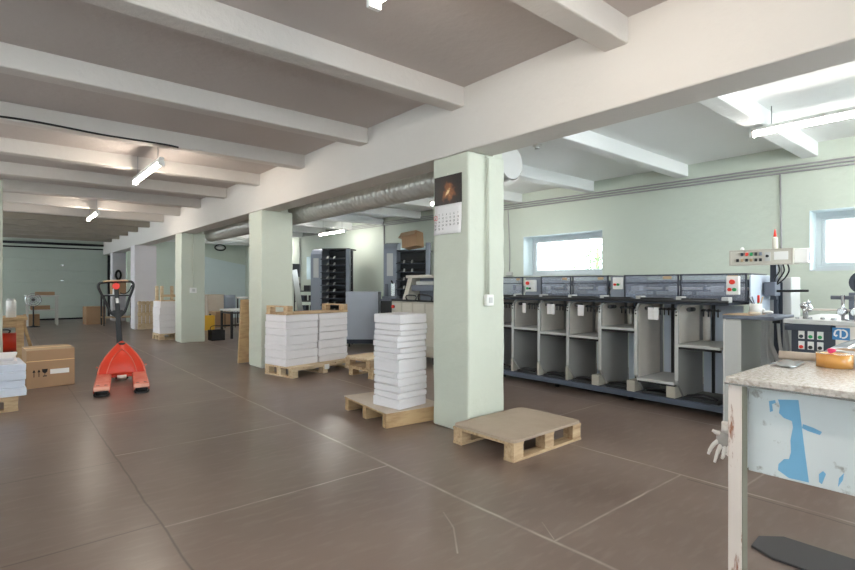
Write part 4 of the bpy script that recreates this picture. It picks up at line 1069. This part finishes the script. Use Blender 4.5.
# ------------------------------------------------------------------ front table
TX, TY, TH = 2.45, .868, .90
t = thing('workshop_table', 'worn white-painted workshop table with a blue paint patch at the right', 'table', (TX, TY, 0))
def top_fn(): 
    b = MB(); b.box(-.012, 1.0, -2.0, .006, TH-.028, TH); return b
top_fn().build('table_top', M_tablegrey, t, bevel=.005)
box(-.016, 1.002, -2.0, .009, TH-.034, TH-.026).build('top_edging', M_chrome, t)
for x in (.0, .80):
    for yy in ((-.055, -1.95) if x == 0 else (-.62, -1.95)):
        lg = box(x, x+.055, yy, yy+.055, 0, TH-.034).build('leg', M_tableleg, t, bevel=.004)
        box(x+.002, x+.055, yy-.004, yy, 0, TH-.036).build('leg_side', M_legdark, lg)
ap = box(.075, .10, -1.9, -.056, .485, TH-.036).build('apron', M_apron, t, bevel=.003)
box(.08, .80, -.045, -.02, .485, TH-.036).build('apron', M_apron, t, bevel=.003)
# blue paint showing on the apron: (distance along apron from the leg, height)
def W(px, py, X):        # where a photo point lies on the apron's plane, in table coordinates
    tt = (px-427.5)/510; z = X/(.6428+.7660*tt); return ((.7660-.6428*tt)*z-TY, 1.3-(py-285)*z/510)
XA = TX+.075
def patch(pp): return [W(a, c, XA) for a, c in pp]
MB().prism(patch([(778, 399.5), (798.5, 400), (801, 420), (804, 445), (809, 482.5), (789, 478), (778, 470), (778.5, 464), (784, 459), (789, 459), (791, 452), (790.5, 440), (793, 427), (792, 421), (784, 418), (779, 413), (780, 406)]), 0, .0735, .0752).build('blue_paint_patch', M_bluepatch, ap)
for pp in ([(769, 401), (775, 400), (776, 403), (772, 404), (773, 411), (770, 412)], [(803, 424), (814, 428), (822, 432), (820, 435), (808, 431), (802, 428)], [(819, 474), (823, 471), (826, 474), (822, 484), (819, 482)], [(839, 478), (844, 473), (843, 480), (838, 487)]):
    MB().prism(patch(pp), 0, .0735, .0752).build('blue_paint_fleck', M_bluepatch, ap)
# tape roll
t = thing('tape_roll', 'large brown packing tape roll lying on the workshop table', 'tape', (3.12, .63, TH+.001))
MB().ring((0, 0, 0), (0, 0, 1), .073, .055, .066, 40).build('tape', M_tape, t); MB().ring((0, 0, .0005), (0, 0, 1), .055, .050, .065, 40).build('core', M_taperim, t)
o = MB().cyl((-.022, 0, 0), (.022, 0, 0), .010, 14).ball((0, 0, .004), .018, 1, 1, .6, 12, 8).build('pink_knob', M_pink); o.location = (3.10, .637, TH+.0785); tag(o, 'pink plastic piece lying on top of the brown tape roll', 'knob')
t = thing('clear_tape_roll', 'clear tape roll standing behind the brown tape roll', 'tape', (3.292, .60, TH+.001))
MB().ring((0, 0, 0), (0, 0, 1), .085, .066, .072, 36).build('tape', mat('clear_tape', (196, 194, 190), .25), t); MB().ring((0, 0, .001), (0, 0, 1), .066, .060, .070, 36).build('core', M_card, t)
# cardboard tube and film
tag(MB().cyl((3.23, .89, TH+.024), (3.25, .72, TH+.024), .022, 20).build('cardboard_tube', M_sheet), 'beige cardboard tube sticking out over the table corner by the tape', 'tube')
def film(u, v):
    h = .10*math.sin(PI*min(1, v*1.2))*(.35+.65*u)
    return (3.10+.22*v+.05*math.sin(4*u), .83-1.15*u+.02*math.sin(9*v), TH+.004+h+.012*math.sin(13*u+5*v)*math.sin(7*v))
def film2(u, v):
    return (2.6+.55*v, .72-1.2*u, TH+.0035+.004*(math.sin(11*u+6*v)*math.sin(9*v+3*u)+1))
tag(MB().grid(film2, 30, 16).build('film_sheet', M_film), 'crinkled clear film lying flat on the workshop table', 'film') if False else None
film3 = lambda u, v: (3.395+.05*v+.01*math.sin(3*u), .78-1.0*u, TH+.012+.005*math.sin(15*u)+.125*v*min(1, u*4.5)+.008*math.sin(17*u+6*v))
tag(MB().grid(film3, 36, 8).build('plastic_film', M_film, solid=.002), 'raised clear plastic film along the back of the workshop table', 'film')
def flatfilm(u, v): return (2.90+.24*v+.02*math.sin(5*u), .845-.10*u, TH+.004+.004*(1+math.sin(9*u+7*v)))
tag(MB().grid(flatfilm, 12, 14).build('film_scrap', M_film, solid=.0015), 'scrap of clear film on the table left of the tape', 'film')
# glove caught behind the leg
t = thing('work_glove', 'grey and white work glove hung behind the table leg', 'glove', (2.53, .90, .50))
t.scale = (.8, .8, .8)
def chain(pts, r): return MB().tube(pts, r, 10, smooth_n=4)
MB().ball((0, .012, .125), .045, .45, 1.0, 1.15).build('palm', M_glove, t)
MB().cyl((0, -.005, .165), (.0, -.012, .215), .034, 14, .04).build('cuff', M_glovew, t)
for i, pts in enumerate(([(0, .035, .115), (-.004, .065, .085), (-.008, .085, .05), (-.01, .095, .02)], [(0, .022, .10), (-.004, .04, .06), (-.006, .052, .02), (-.008, .062, -.02)], [(0, .004, .095), (-.004, .012, .06), (-.008, .016, .03), (-.03, .014, .02)], [(0, -.012, .10), (-.004, -.012, .07), (-.012, -.012, .045), (-.03, -.012, .05)])):
    chain(pts, [.0125, .0115, .010, .008]).build('finger', M_glovew, t)
chain([(0, .03, .15), (-.012, .052, .155), (-.02, .07, .165)], [.014, .012, .009]).build('thumb', M_glovew, t)
MB().tube([(0, -.01, .21), (.0, -.02, .26)], .004, 6).build('hanging_loop', M_glovew, t)
# thin dark slab on the floor under the table
o = MB().prism([(2.80, .80), (2.856, .906), (2.99, .915), (3.08, .83), (3.08, -.9), (2.78, -.9)], 2, 0, .012).build('dark_floor_slab', M_darkslab, bevel=.004)
tag(o, 'dark flat slab on the floor under the workshop table', 'mat')

# ------------------------------------------------------------------ tree outside the near window
t = thing('garden_tree', 'pale green tree outside the near window', 'tree', (15.0, 9.2, -.5))
MB().cyl((0, 0, 0), (.05, .05, 3.0), .09, 10, .04).build('trunk', M_bark, t)
lf = MB(); rnd = random.Random(3)
for i in range(900):
    c = Vector((rnd.gauss(0, .5), rnd.gauss(0, .55), 2.6+rnd.gauss(0, .40)))
    q = Matrix.Translation(c) @ Matrix.Rotation(rnd.uniform(0, 6.28), 4, 'Z') @ Matrix.Rotation(rnd.uniform(0, 3.1), 4, 'X')
    vs = [lf.bm.verts.new(q @ Vector(p)) for p in ((-.03, 0, 0), (0, -.06, .008), (.03, 0, 0), (0, .06, .008))]
    lf.bm.faces.new(vs)
lf.build('foliage', M_leaf, t)

# ------------------------------------------------------------------ light and camera
w = bpy.data.worlds.new('sky'); bpy.context.scene.world = w; w.use_nodes = True
N = w.node_tree.nodes; L = w.node_tree.links; bg = N['Background']
bg.inputs['Color'].default_value = (.90, .96, 1.0, 1); bg.inputs['Strength'].default_value = 4.5

cam = bpy.data.cameras.new('camera'); co = bpy.data.objects.new('camera', cam); C.objects.link(co)
co.location = (0, 0, 1.3); co.rotation_euler = (PI/2, 0, math.radians(-40))
cam.sensor_width = 36; cam.lens = 510/855*36; cam.clip_start = .05
sc = bpy.context.scene; sc.camera = co
vs = sc.view_settings; vs.view_transform = 'Standard'; vs.look = 'None'; vs.gamma = 1; vs.exposure = 1.42; vs.use_curve_mapping = False
sc.cycles.max_bounces = 10; sc.cycles.diffuse_bounces = 6; sc.cycles.transparent_max_bounces = 16
sc.cycles.sample_clamp_indirect = 6
